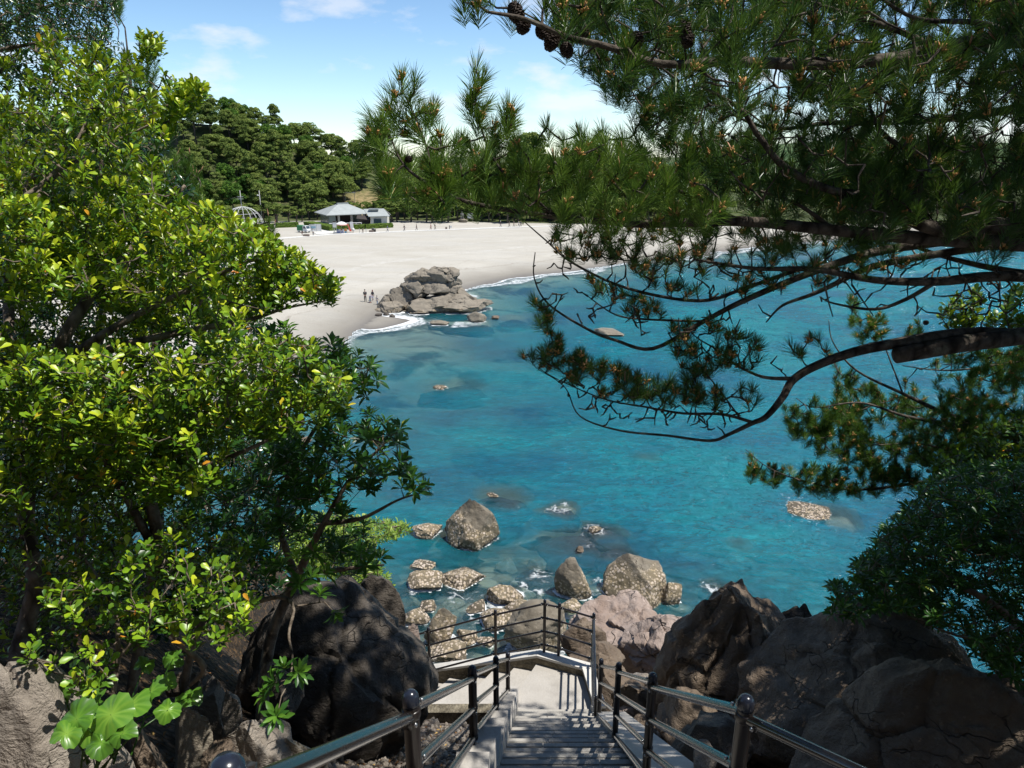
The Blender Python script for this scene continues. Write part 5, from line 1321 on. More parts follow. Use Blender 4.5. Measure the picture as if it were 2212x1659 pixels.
# ------------------------------------------------------------ far trees
def far_crown(seed, rx, rz, npad, q, flat=.45, size=(.28, .62), nm='crown'):
    g = np.random.default_rng(seed); Ps = []; Ts = []; Ns = []
    pads = []
    for i in range(npad):
        a = g.uniform(0, 6.283); f = g.uniform(0, 1)**.6; zz = g.uniform(-.55, 1)
        rr = rx*f*math.sqrt(max(.08, 1-max(0, zz)**2))*(.78+.22*g.random())
        pads.append((rr*math.cos(a), rr*math.sin(a), zz*rz, rx*g.uniform(.15, .36)))
    for (x, y, z, r) in pads:
        d = nrmz(g.normal(size=(q, 3))); d[:, 2] = np.abs(d[:, 2])*1.0-.35
        k = (.72+.33*g.random(q))[:, None]
        P = np.array([x, y, z])+d*k*np.array([r, r, r*flat*1.25]); Ps.append(P); Ns.append(nrmz(d+np.array([0, 0, .5])+g.normal(size=(q, 3))*.5))
        Ts.append(np.clip(.48+g.normal()*.10+g.normal(size=q)*.13+.10*d[:, 2], 0, 1))
    P = np.concatenate(Ps); Nn = np.concatenate(Ns); tn = np.concatenate(Ts)
    s = nrmz(np.cross(Nn, g.normal(size=P.shape))); w = np.cross(Nn, s)
    L = g.uniform(size[0], size[1], len(P))[:, None]
    V = np.stack([P-s*L*.5, P+w*L*.42, P+s*L*.5+Nn*L*.2, P-w*L*.42], 1).reshape(-1, 3)
    Fc = np.arange(len(P)*4).reshape(-1, 4)
    return new_mesh(nm, V, Fc, False, {'tone': np.repeat(tn, 4)}), pads
def far_pine(seed, h, rx, rz, npad, q, label, mat=None, **kw):
    root = empty('pine_tree', (0, 0, 0), label, 'tree')
    me, pads = far_crown(seed, rx, rz, npad, q, **kw)
    me.transform(Matrix.Translation((0, 0, h)))
    ob('crown', me, mat or NEEDLE_FAR, root)
    g = np.random.default_rng(seed); mb = MB()
    b1 = np.array([g.normal()*.3, g.normal()*.3, h*.5]); top = np.array([g.normal()*.4, g.normal()*.4, h+rz*.4])
    mb.tube([(0, 0, -1.0), b1, top], [.26, .20, .07], 7)
    for x, y, z, r in pads[:9]:
        s0 = b1+(top-b1)*g.uniform(0, .6); mb.tube([s0, (s0+np.array([x, y, h+z]))/2-[0, 0, .2], (x, y, h+z)], [.09, .06, .03], 5, False)
    mb.build('trunk', BARK_FAR, root, None, True)
    return root
LEAF_FAR = m_leaf('leaf_far', [(0, (.02, .05, .012)), (.5, (.055, .12, .02)), (1, (.16, .26, .03))], .8, .15, (.15, .3, .03), .1)
Z5 = dict(size=(.2, .5))
protos = [far_pine(500, 6.2, 3.9, 3.6, 58, 150, 'p', flat=.75, **Z5), far_pine(501, 7.0, 3.4, 4.0, 52, 150, 'p', flat=.8, **Z5), far_pine(502, 5.8, 4.5, 3.0, 60, 150, 'p', flat=.6, **Z5),
          far_pine(503, 8.0, 3.5, 3.0, 36, 150, 'p', flat=.55, **Z5), far_pine(504, 5.0, 3.6, 3.4, 50, 160, 'p', flat=.9, mat=LEAF_FAR, **Z5), far_pine(505, 6.0, 4.8, 3.2, 64, 150, 'p', flat=.65, **Z5)]
low = [far_pine(510, 3.0, 2.0, 1.3, 18, 110, 'p', flat=.45, size=(.22, .45)), far_pine(511, 3.6, 2.6, 1.3, 22, 110, 'p', flat=.4, size=(.22, .45)), far_pine(512, 4.5, 2.8, 1.5, 22, 120, 'p', flat=.4, size=(.22, .5))]
used = set()
def put(proto, loc, rz, s, label, group, cat='tree', name=None):
    c = proto if id(proto) not in used and name is None else copy_tree(proto)
    used.add(id(proto))
    c.location = tuple(map(float, loc)); c.rotation_euler = (0, 0, rz); c.scale = (s, s, s*(.9+.25*((hash(label)+int(abs(loc[0])*7)) % 10)/10))
    tag(c, label, cat, group)
    return c
g = np.random.default_rng(12)
pts = []
n_try = 0
def okp(x, y, dmin):
    return all((x-a)**2+(y-b)**2 > dmin**2 for a, b in pts)
bx, by = bare_c
for yy in np.arange(226, 300, 5.8):
    for xx in np.arange(-150, 120, 6.3):
        x = xx+g.uniform(-2.4, 2.4); y = yy+g.uniform(-2.2, 2.2)+(-8*math.sin(x*.04))
        pxx = float(bearing_px(np.array(x), np.array(y)))
        if pxx < 395 or pxx > 1500: continue
        if abs(x-bx) < 6.5 and -18 < y-by < 9: continue
        rh = float(np.interp(pxx, RX, RH))
        if rh < 14 and y > 222+34: continue
        if y > 222+56: continue
        pts.append((x, y))
pts = sorted(pts, key=lambda q: q[1])
ptype = []
for i, (x, y) in enumerate(pts):
    z = h1(x, y)-.3; k = (y-222)/62
    s = g.uniform(.84, 1.18)
    j = int(g.choice([0, 1, 2, 3, 4, 5], p=[.17, .17, .16, .18, .17, .15]))
    pxx = float(bearing_px(np.array(x), np.array(y)))
    row = 'on the skyline of the hill' if k > .75 else ('high on the wooded hill' if k > .5 else ('half way up the wooded hill' if k > .22 else 'at the foot of the wooded hill'))
    side = 'above the dome frame' if pxx < 600 else ('above the green truck' if pxx < 670 else ('above the pavilion' if pxx < 800 else 'behind the pine sprays'))
    kind = ('round-crowned pine', 'tall dark pine', 'flat-topped pine', 'lanky pine', 'leafy tree', 'wide spreading pine')[j]
    put(protos[j], (x, y, z), g.uniform(0, 6.28), s, f'{kind} {row} {side}', f'{kind}s {row} {side}')
# band of low pines along the back of the beach
bl = []
for i in range(54):
    pxx = 850+i*13.5+g.uniform(-4, 4); Y = 216+g.uniform(-3, 8); x = (pxx-CX)/F*(Y*.952+5.8)
    if abs(pxx-1010) < 22: Y += 9
    j = int(g.integers(0, 3)); bl.append((x, Y, j))
for x, y, j in bl:
    pxx = float(bearing_px(np.array(x), np.array(y)))
    side = 'left of the statue' if pxx < 990 else ('behind the statue and notice board' if pxx < 1040 else ('behind the walkers' if pxx < 1160 else 'beyond the pine branches'))
    kind = ('small round pine', 'low spreading pine', 'yellow-green umbrella pine')[j]
    put(low[j], (x, y, h1(x, y)-.2), g.uniform(0, 6.28), g.uniform(.9, 1.35), f'{kind} at the back of the beach {side}', f'{kind}s {side}')
for pxx, Y in ((1142, 262), (1120, 258), (1170, 262), (1256, 256), (1290, 250), (1320, 250), (1480, 240), (1505, 236), (1530, 238), (1556, 236), (1450, 238), (1420, 240), (1380, 244)):
    x = (pxx-CX)/F*(Y*.952+5.8); rt = {1142: 1.8, 1256: 1.6, 1290: 1.5}.get(pxx, 1.35)
    if pxx > 1400: rt = 1.6
    put(protos[5 if pxx % 2 else 0], (x, Y, h1(x, Y)-.3), g.uniform(0, 6.28), rt, 'tall pine behind the beach seen between the near pine shoots', 'tall pines seen between the near pine shoots')
for pxx, Y in ((500, 209), (520, 210), (545, 211), (572, 212), (596, 213), (625, 214), (652, 214), (598, 206), (530, 203), (508, 202), (485, 204), (470, 212), (640, 210)):
    x = (pxx-CX)/F*(Y*.952+5.8); j = int(g.integers(0, 3))
    put(low[j], (x, Y, h1(x, Y)-.2), g.uniform(0, 6.28), g.uniform(.75, 1.2), 'small clipped pine in the garden around the dome frame', 'clipped pines around the dome frame')
for pxx, Y in ((845, 214), (858, 216), (835, 218), (685, 222), (700, 224), (720, 224), (742, 224), (765, 224), (790, 223), (812, 222), (670, 222)):
    x = (pxx-CX)/F*(Y*.952+5.8); j = int(g.integers(0, 3))
    put(low[j], (x, Y, h1(x, Y)-.2), g.uniform(0, 6.28), g.uniform(.95, 1.3), 'low pine close behind the pavilion roofs', 'low pines close behind the pavilion roofs')
# trees further round the bay on the right
for i in range(14):
    pxx = 1560+i*62+g.uniform(-10, 10); Y = 290+i*5+g.uniform(-8, 8); x = (pxx-CX)/F*(Y*.952+5.8)
    put(protos[i % 4], (x, Y, max(h1(x, Y), .5)-.3), g.uniform(0, 6.28), g.uniform(.8, 1.1), 'distant pine along the curve of the bay beyond the pine limbs', 'distant pines along the curve of the bay')

# unseen pines added behind the viewpoint to block sky light on the near slope
for i in range(15):
    x = -20+i*2.9+g.uniform(-.8, .8); y = -5.5-g.uniform(0, 7)
    put(protos[i % 6], (x, y, h1(x, y)-.5), g.uniform(0, 6.28), g.uniform(.95, 1.2), 'unseen pine added behind the stairs to block sky light', 'unseen pines added behind the stairs to block sky light')

# ------------------------------------------------------------ buildings and small things at the back of the beach
ROOF = simple('roof_verdigris', (.38, .41, .40), .6, var=.10, scale=.8)
WALLG = simple('wall_greygreen', (.20, .24, .22), .8, scale=.6)
WALLW = simple('wall_white', (.62, .62, .56), .8, scale=.8)
WOODD = simple('wood_dark', (.045, .035, .03), .8)
GLASS = simple('window_glass', (.05, .08, .10), .12)
WHITE = simple('paint_white', (.78, .78, .76), .5, var=.04)
PILLAR = simple('pillar_stone', (.42, .40, .35), .8)
PAVE = simple('paving_white', (.66, .65, .61), .8, scale=.5)
GREEN = simple('canvas_green', (.04, .22, .08), .7)
RUBBER = simple('rubber_black', (.02, .02, .02), .8)
STONEB = simple('stone_block', (.22, .17, .14), .85)
REDC = simple('cloth_red', (.62, .08, .05), .7)
BLUEC = simple('cloth_blue', (.05, .12, .35), .7)
STAT = simple('statue_stone', (.16, .16, .15), .85, var=.3)
GREY = simple('pole_concrete', (.42, .42, .40), .8)
def gpt(x, y): p = gp(x, y); return p
def m_hedge():
    t = NT('hedge_leaves'); p = t.pos(); n = t.noise(5, p, 5, .7)
    return t.done(t.bsdf(t.mix(t.mr(n, .35, .65), (.03, .06, .012), (.13, .19, .03)), .85, t.bump(n, 1, .25), spec=.1))
HEDGE = m_hedge()
def hedge(pa, pb, wd, h, label):
    a = np.array(pa); b = np.array(pb); d = (b-a)[:2]; L = np.linalg.norm(d); ang_ = math.atan2(d[1], d[0])
    nx = max(4, int(L/.35)); ny = max(3, int(wd/.35)); nz = max(3, int(h/.3)); V = []; idx = {}; Fc = []
    def vid(i, j, k):
        if (i, j, k) not in idx: idx[(i, j, k)] = len(V); V.append((i/nx*L, (j/ny-.5)*wd, k/nz*h))
        return idx[(i, j, k)]
    for i in range(nx):
        for j in range(ny): Fc.append((vid(i, j, nz), vid(i+1, j, nz), vid(i+1, j+1, nz), vid(i, j+1, nz)))
        for k in range(nz):
            Fc.append((vid(i, 0, k), vid(i+1, 0, k), vid(i+1, 0, k+1), vid(i, 0, k+1))); Fc.append((vid(i+1, ny, k), vid(i, ny, k), vid(i, ny, k+1), vid(i+1, ny, k+1)))
    for j in range(ny):
        for k in range(nz):
            Fc.append((vid(0, j+1, k), vid(0, j, k), vid(0, j, k+1), vid(0, j+1, k+1))); Fc.append((vid(nx, j, k), vid(nx, j+1, k), vid(nx, j+1, k+1), vid(nx, j, k+1)))
    V = np.array(V); V += (rng.random(V.shape)-.5)*.22
    o = ob('hedge', new_mesh('hedge', V, Fc), HEDGE, None, a-[0, 0, .1]); o.rotation_euler = (0, 0, ang_)
    return tag(o, label, 'hedge')
hedge(gpt(728, 496), gpt(787, 494.5), 1.6, 1.3, 'trimmed green hedge in front of the pavilion terrace')
hedge(gpt(788, 494.5), gpt(847, 491), 1.6, 1.3, 'trimmed green hedge in front of the white annex')
hedge(gpt(666, 487), gpt(722, 499), 2.6, 1.2, 'long yellow-green hedge sloping from the truck towards the sign')
hedge(gpt(596, 492), gpt(645, 490), 1.6, 1.3, 'dark hedge left of the small truck')
hedge(gpt(500, 497), gpt(592, 494), 1.6, 1.4, 'dark hedge in front of the dome frame')
# pavilion
def pavilion():
    c0 = gpt(708, 488.5); ux = np.array([math.cos(R(29)), math.sin(R(29))]); uy = np.array([-ux[1], ux[0]])
    r0 = empty('pavilion', c0+[0, 2, 0], 'low pavilion with wide grey-green hipped roof and open front', 'building'); r0.rotation_euler = (0, 0, R(29))
    S = 11.6; hE = 2.75; e = .9
    mb = MB(); T = 1.4; c = S/2; hr = 5.45
    lo = [(-e, -e), (S+e, -e), (S+e, S+e), (-e, S+e)]; up = [(c-T, c-.35), (c+T, c-.35), (c+T, c+.35), (c-T, c+.35)]
    V = [(x, y, hE) for x, y in lo]+[(x, y, hE+.16) for x, y in lo]+[(x, y, hr) for x, y in up]
    mb.add(V, [(3, 2, 1, 0), (0, 1, 5, 4), (1, 2, 6, 5), (2, 3, 7, 6), (3, 0, 4, 7), (4, 5, 9, 8), (5, 6, 10, 9), (6, 7, 11, 10), (7, 4, 8, 11), (8, 9, 10, 11)])
    rf = mb.build('roof', ROOF, r0)
    MB().box((c, c, hr+.12), (2*T+.5, 1.1, .24)).build('ridge_cap', ROOF, rf)
    mb = MB(); mb.box((.15, S*.42, hE/2), (.2, S*.8, hE)); mb.box((S*.5, S*.55, hE/2), (S*.96, .2, hE)); mb.box((S*.09, .35, hE/2), (S*.16, .2, hE)); mb.build('wall', WALLG, r0)
    mb = MB(); mb.box((S*.42, S*.30, hE*.45), (S*.5, .15, hE*.9)); mb.build('inner_screen', WOODD, r0)
    for fx in (.24, .56, .88):
        MB().box((S*fx, .1, hE/2), (.55, .55, hE)).build('pillar', PILLAR, r0)
    MB().box((S*.5, -.1, -.1), (S*1.02, S*.1, .3)).build('terrace', PAVE, r0)
    for i in range(6): MB().box((.02, 1.2+i*1.5, 1.4), (.08, .9, 1.7)).build('window', GLASS, r0)
pavilion()
def annex():
    c0 = gpt(799, 489); r = empty('annex_building', c0+[0, 1.5, 0], 'small white annex with sloping grey roof and one dark window', 'building'); r.rotation_euler = (0, 0, R(4))
    W_ = 4.6; h = 2.5; D_ = 6
    MB().box((W_/2, D_/2, h/2), (W_, D_, h)).build('wall', WALLW, r)
    w = MB().box((W_*.42, -.03, 1.35), (2.1, .06, 1.35)).build('window', GLASS, r)
    MB().box((W_*.42, -.05, 2.08), (2.3, .08, .08)).box((W_*.42, -.05, .62), (2.3, .12, .08)).build('frame', WHITE, w)
    mb = MB(); V = [(-.4, -.7, h+.02), (W_+.9, -.7, h+.12), (W_-1.1, D_*.5, h+1.9), (-2.2, D_*.5, h+1.8), (-.9, D_+.5, h), (W_+.5, D_+.5, h)]
    V2 = [(x, y, z+.14) for x, y, z in V]
    mb.add(V+V2, [(6, 7, 8, 9), (9, 8, 11, 10), (3, 2, 1, 0), (4, 5, 2, 3), (0, 1, 7, 6), (1, 2, 8, 7), (2, 5, 11, 8), (4, 3, 9, 10), (3, 0, 6, 9), (5, 4, 10, 11)])
    rf = mb.build('roof', ROOF, r); MB().box((.8, D_*.30, h+1.9), (2.7, 1.1, .5)).build('roof_vent', ROOF, rf)
    MB().box((W_*.9, -.35, .45), (.8, .4, .8)).build('air_conditioner', WHITE, r)
    MB().box((-1.9, 2.0, 1.2), (3.2, .2, 2.4)).build('passage_wall', WOODD, r)
    a = MB().add([(-3.8, -.6, 2.1), (-.3, -.6, 1.7), (-.3, 1.4, 2.7), (-3.8, 1.4, 2.9), (-3.8, -.6, 2.02), (-.3, -.6, 1.62), (-.3, 1.4, 2.62), (-3.8, 1.4, 2.82)], [(0, 1, 2, 3), (7, 6, 5, 4), (0, 4, 5, 1), (1, 5, 6, 2), (2, 6, 7, 3), (3, 7, 4, 0)])
    a.build('awning', WOODD, r)
annex()
def rail_fence():
    a = gpt(712, 490.5); b = gpt(781, 488.5); r = empty('white_fence', a, 'low white fence along the pavilion terrace', 'fence'); d = b-a; L = np.linalg.norm(d)
    MB().tube([(0, 0, .95), d+[0, 0, .95]], .09, 6).build('rail', WHITE, r)
    MB().tube([(0, 0, .35), d+[0, 0, .35]], .05, 6).build('rail', WHITE, r)
    for i in range(7): MB().box(d*i/6+[0, 0, .5], (.2, .2, 1.0)).build('post', WHITE, r)
rail_fence()
# paved strips laid on the sand
def strip(px, w, label, mat=PAVE):
    P = [gpt(x, y)[:2] for x, y in px]; Q = []
    for i in range(len(P)-1):
        n = 14
        for k in range(n): Q.append(P[i]+(P[i+1]-P[i])*k/n)
    Q.append(P[-1]); V = []
    for i, q in enumerate(Q):
        a = Q[max(i-1, 0)]; b = Q[min(i+1, len(Q)-1)]; d = (b-a)/np.linalg.norm(b-a); n_ = np.array([-d[1], d[0]])
        wi = w if not hasattr(w, '__len__') else np.interp(i/(len(Q)-1), [0, 1], w)
        for s in (-1, 1):
            p = q+n_*s*wi/2; V.append((p[0], p[1], h1(p[0], p[1])+.10))
    V2 = [(a, b, c-.5) for a, b, c in V]; n = len(V)
    Fc = [(2*i, 2*i+2, 2*i+3, 2*i+1) for i in range(len(Q)-1)]+[(2*i, 2*i+n, 2*i+2+n, 2*i+2) for i in range(len(Q)-1)]+[(2*i+1, 2*i+3, 2*i+3+n, 2*i+1+n) for i in range(len(Q)-1)]
    tag(ob('path', new_mesh('path', np.array(V+V2), [tuple(f[::-1]) for f in Fc]), mat), kind='structure')
strip([(520, 523), (621, 514.2), (709, 507.2), (767, 504.6), (833, 501.6), (900, 498.6), (985, 495.9), (1060, 492.9), (1132, 490.4), (1230, 487.5)], 1.9, '')
strip([(690, 496), (700, 500), (722, 505)], (3.2, 9), '')
ASPH = simple('parking_surface', (.33, .31, .29), .9)
# truck
def truck():
    p = gpt(657, 502); r = empty('small_truck', p, 'small white truck with green canvas box parked by the hedge', 'truck'); r.rotation_euler = (0, 0, R(-28))
    PW = simple('truck_white', (.75, .76, .76), .35, var=.03)
    MB().box((-.75, 0, 1.15), (1.95, 1.45, 1.25), 0, .96).build('canopy', GREEN, r)
    MB().box((-.75, 0, .48), (2.0, 1.42, .12)).build('bed', PW, r)
    mb = MB(); pr = [(.25, .35), (1.65, .35), (1.68, .8), (1.55, 1.0), (1.2, 1.72), (.3, 1.74)]
    V = [(x, -.7, z) for x, z in pr]+[(x, .7, z) for x, z in pr]; n = 6
    mb.add(V, [tuple(range(n)), tuple(range(2*n-1, n-1, -1))]+[(i, i+n, (i+1) % n+n, (i+1) % n) for i in range(n)]); cab = mb.build('cab', PW, r)
    MB().add([(1.572, -.6, 1.02), (1.572, .6, 1.02), (1.255, .56, 1.66), (1.255, -.56, 1.66)], [(0, 1, 2, 3)]).build('windscreen', GLASS, cab)
    for s in (-1, 1): MB().add([(.5, s*.705, 1.05), (1.35, s*.705, 1.05), (1.15, s*.705, 1.6), (.5, s*.705, 1.6)], [(0, 1, 2, 3) if s < 0 else (3, 2, 1, 0)]).build('side_window', GLASS, cab)
    for s in (-1, 1): MB().box((1.69, s*.52, .68), (.05, .24, .16)).build('headlight', WHITE, cab)
    for x in (-1.2, 1.1):
        for s in (-1, 1):
            w = MB().tube([(x, s*.70, .27), (x, s*.55, .27)], .27, 14).build('wheel', RUBBER, r)
            MB().tube([(x, s*.715, .27), (x, s*.70, .27)], .15, 10).build('rim', WHITE, w)
truck()
def board(px, pb, w, h, label, legs=True, mat=WHITE, cat='sign', z0=.2):
    p = gpt(px, pb); r = empty('notice_board', p, label, cat)
    MB().box((0, 0, z0+h/2), (w, .08, h)).build('panel', mat, r)
    if legs:
        for s in (-1, 1): MB().box((s*w*.45, 0, (z0+h)/2), (.08, .1, z0+h+.1)).build('leg', GREY, r)
    return r
r_ = board(677, 501, 2.0, 1.7, 'pale blue and white notice board right of the truck'); MB().box((.1, -.06, 1.2), (1.2, .03, .5)).build('picture', simple('print_blue', (.30, .52, .62), .6), r_)
board(687.5, 501, 1.7, 1.8, 'plain white notice board second from the truck')
r_ = board(724, 505, 1.0, 1.5, 'tall white sign with a dark band on a post by the path', z0=1.6); MB().box((0, -.06, 3.0), (.9, .04, .3)).build('band', WOODD, r_); MB().box((0, 0, .8), (.1, .1, 1.6)).build('post', GREY, r_)
r_ = board(1016, 479.8, 1.7, 1.4, 'white notice board under a small roof beside the statue', z0=1.1); MB().box((0, 0, 2.68), (2.2, .5, .16)).build('roof', WOODD, r_)
p = gpt(762, 502.5); r = empty('sandwich_board', p, 'white leaning board with a cloth at its foot beside the stall', 'sign')
MB().add([(-.5, 0, .9), (.35, -.1, .9), (.1, .25, 2.7), (-.65, .3, 2.7), (-.5, .1, .9), (.35, 0, .9), (.1, .35, 2.7), (-.65, .4, 2.7)], [(0, 1, 2, 3), (7, 6, 5, 4), (0, 4, 5, 1), (1, 5, 6, 2), (2, 6, 7, 3), (3, 7, 4, 0)]).build('panel', WHITE, r)
MB().blob((0.15, 0, .75), (.42, .3, .45)).build('cloth', WHITE, r, None, True); MB().box((.1, 0, .2), (.12, .12, .5)).build('foot', GREY, r)
# parasol and stall
p = gpt(739, 503.6); r = empty('parasol', p, 'white parasol with red flaps over the beach stall', 'parasol')
MB().tube([(0, 0, 0), (0, 0, 2.7)], .035, 6).build('pole', GREY, r)
mb = MB(); n = 8
V = [(0, 0, 2.95)]+[(1.35*math.cos(k*math.pi/4)*.6, 1.35*math.sin(k*math.pi/4)*.6, 2.72) for k in range(8)]+[(1.45*math.cos(k*math.pi/4), 1.45*math.sin(k*math.pi/4), 2.28) for k in range(8)]
cn = mb.add(V, [(0, 1+k, 1+(k+1) % 8) for k in range(8)]+[(1+k, 9+k, 9+(k+1) % 8, 1+(k+1) % 8) for k in range(8)]).build('canopy', WHITE, r, None, True)
mb = MB()
for k in range(8):
    a, b = k*math.pi/4, (k+1)*math.pi/4
    mb.add([(1.45*math.cos(a), 1.45*math.sin(a), 2.28), (1.45*math.cos(b), 1.45*math.sin(b), 2.28), (1.47*math.cos(b), 1.47*math.sin(b), 2.02), (1.47*math.cos(a), 1.47*math.sin(a), 2.02)], [(3, 2, 1, 0)])
mb.build('valance', simple('cloth_pink', (.72, .36, .30), .7), cn)
r = empty('stall_table', p+[-.3, -.3, 0], 'stall table with boxes of blue and white drinks under the parasol', 'table')
MB().box((0, 0, .72), (2.0, .8, .06)).build('tabletop', WHITE, r); MB().box((0, -.42, .36), (1.9, .03, .62)).build('front_cloth', simple('cloth_lilac', (.35, .38, .55), .7), r)
for i in range(4): MB().box((-.75+i*.5, 0, .88), (.38, .5, .26)).build('box', (BLUEC, WHITE, REDC, WHITE)[i], r)
for sx in (-1, 1):
    for sy in (-1, 1): MB().box((sx*.9, sy*.33, .35), (.05, .05, .69)).build('leg', GREY, r)
r = empty('ice_flag', p+[1.75, .2, 0], 'red and white flag curling on its pole beside the parasol', 'flag')
MB().tube([(0, 0, 0), (0, 0, 2.3)], .025, 6).build('pole', GREY, r)
mb = MB(); V = []
for k in range(9): f = k/8; V += [(-.45+.55*f**1.3+.1, 0, 2.3-1.9*f), (-.05+.8*f**1.3, .1, 2.3-1.9*f*.97)]
mb.add(V, [(2*k, 2*k+1, 2*k+3, 2*k+2) for k in range(8)]).build('cloth', REDC, r)
r = empty('stall_sign', p+[1.0, -.3, 0], 'small orange and blue placard at the right end of the stall', 'sign')
MB().box((0, 0, .8), (.6, .06, .8)).build('panel', simple('placard_orange', (.65, .28, .08), .6), r); MB().box((0, -.04, .3), (.5, .06, .4)).build('lower_panel', simple('placard_blue', (.15, .42, .60), .6), r)
for i, (x, y, w) in enumerate(((662, 511, 1.5), (802, 502, 1.1), (964, 495, .5))):
    p = gpt(x, y); tag(MB().box((0, 0, .28), (w, .7, .56), 0, .93).build('stone_block', STONEB, None, p), ('square brown stone seat by the path near the truck', 'brown stone seat left of the round bin by the path', 'small brown stone block by the path near the walkers')[i], 'seat')
p = gpt(806, 501); tag(MB().box((0, 0, .5), (.7, .5, 1.0), 0, .9).build('stone_marker', STAT, None, p), 'grey stone marker between the stone seat and the round bin', 'stone')
p = gpt(809.5, 501.5); r = empty('bin', p, 'round dark bin beside the grey stone marker', 'bin'); MB().lathe((0, 0, 0), [(.3, 0), (.34, .1), (.34, .75), (.28, .8)], 12).build('drum', WOODD, r, None, True); MB().lathe((0, 0, .8), [(.3, 0), (.25, .06), (.05, .1)], 12).build('lid', GREY, r)
for i, x in enumerate((722.8, 736.2, 750, 776.8, 791)):
    p = gpt(x, 506.2-(x-722)*.045); tag(MB().lathe((0, 0, 0), [(.06, 0), (.06, 1.15), (.045, 1.22), (.01, 1.24)], 8).build('bollard', GREY, None, p, True), 'thin grey bollard at the edge of the white path', 'bollard', 'bollards along the white path')
p = gpt(784.2, 503.5); tag(MB().lathe((0, 0, 0), [(.13, 0), (.10, .6), (.22, .75), (.22, 1.05), (.02, 1.15)], 8).build('lamp_stub', STONEB, None, p, True), 'short dark path lamp between two thin bollards', 'lamp')
p = gpt(973, 495); r = empty('marker_post', p, 'short dark post with a white plate at the path', 'post'); MB().box((-.25, 0, .5), (.16, .16, 1.0)).build('post', WOODD, r); MB().box((.12, .02, .65), (.5, .05, .55)).build('plate', WHITE, r)
# dome frame
p = gpt(519, 490); r = empty('dome_frame', p+[0, 3, 0], 'white tubular dome frame among the clipped pines', 'frame')
Rr = 5.3
for k in range(8):
    a = k*math.pi/8; pts_ = []
    for j in range(25):
        t_ = math.pi*j/24; pts_.append((Rr*math.cos(t_)*math.cos(a), Rr*math.cos(t_)*math.sin(a), Rr*math.sin(t_)*.98))
    MB().tube(pts_, .05, 6).build('arch', WHITE, r, None, True)
for zz in (1.7, 3.4, 4.7):
    rr = math.sqrt(Rr*Rr-zz*zz); MB().tube([(rr*math.cos(j*math.pi/18), rr*math.sin(j*math.pi/18), zz) for j in range(37)], .045, 6).build('ring', WHITE, r, None, True)
MB().box((0, 0, .25), (6, 6, .5), 0, .8).build('base', GREY, r)
# poles
def upole(px, pt, Y, label, arms):
    top = wy(px, pt, Y); zb = h1(top[0], Y)-.3; r = empty('utility_pole', (top[0], Y, zb), label, 'pole'); h = top[2]-zb
    MB().tube([(0, 0, 0), (0, 0, h)], [.17, .12], 8).build('shaft', GREY, r, None, True)
    for a in arms:
        MB().box((0, -.15, h-a), (1.7, .1, .12)).build('crossarm', WHITE, r)
    return r, h
r1, hA = upole(518, 411, 222, 'grey utility pole with two crossarms and wires behind the dome frame', (1.9, 2.5))
r2, hB = upole(559.5, 411.5, 222, 'plain grey pole with a white floodlight right of the crossarm pole', ())
MB().lathe((-.45, -.2, hB-1.6), [(.1, 0), (.3, .12), (.3, .3), (.08, .4)], 8).build('floodlight', WHITE, r2)
for k in range(3):
    pts_ = [(-.7+k*.7-18*f, 8*f, hA-1.8-.6*(k % 2)-2.2*math.sin(math.pi*f)*.5-1.5*f) for f in np.linspace(0, 1, 12)]
    MB().tube(pts_, .025, 4).build('wire', GREY, r1)
# statue
p = gpt(998.5, 480); r = empty('stone_statue', p, 'dark seated stone figure on a rough rock plinth at the back of the beach', 'statue')
Vs, Fs = rock_np(801, (1.8, 1.2, .75), 4); ob('plinth', new_mesh('plinth', Vs+[0, 0, .5], Fs, True), ROCK_GREY, r)
MB().box((0, 0, 1.25), (1.1, .9, .35), 0, .85).build('base', STAT, r)
mb = MB(); mb.blob((0, 0, 1.95), (.55, .42, .62), 10, 8); mb.blob((0, -.02, 2.45), (.42, .32, .35), 10, 8); mb.blob((0, -.03, 2.95), (.17, .18, .22), 10, 8); mb.blob((0, -.03, 2.78), (.1, .1, .16), 8, 6)
for s in (-1, 1): mb.blob((s*.42, -.12, 2.15), (.13, .16, .42), 8, 6); mb.blob((s*.28, -.38, 1.6), (.2, .42, .17), 8, 6)
mb.build('figure', STAT, r, None, True)
# shed roof and small bits up the slope
for i, (x, y, Y, w, lab) in enumerate(((755, 416, 246, 4.0, 'long pale guard rail on the slope above the bare earth'), (764, 461, 235, 1.6, 'small white box low on the slope behind the annex'))):
    q = wy(x, y, Y); r = empty('guard_rail' if i == 0 else 'white_box', (q[0], q[1], h1(q[0], q[1])), lab, 'rail' if i == 0 else 'box')
    hz = q[2]-h1(q[0], q[1])
    MB().box((0, 0, max(hz, .6)), (w, .15, .35)).build('panel', WHITE, r)
    for s in (-1, 1): MB().box((s*w*.4, 0, max(hz, .6)/2), (.12, .12, max(hz, .6))).build('post', GREY, r)

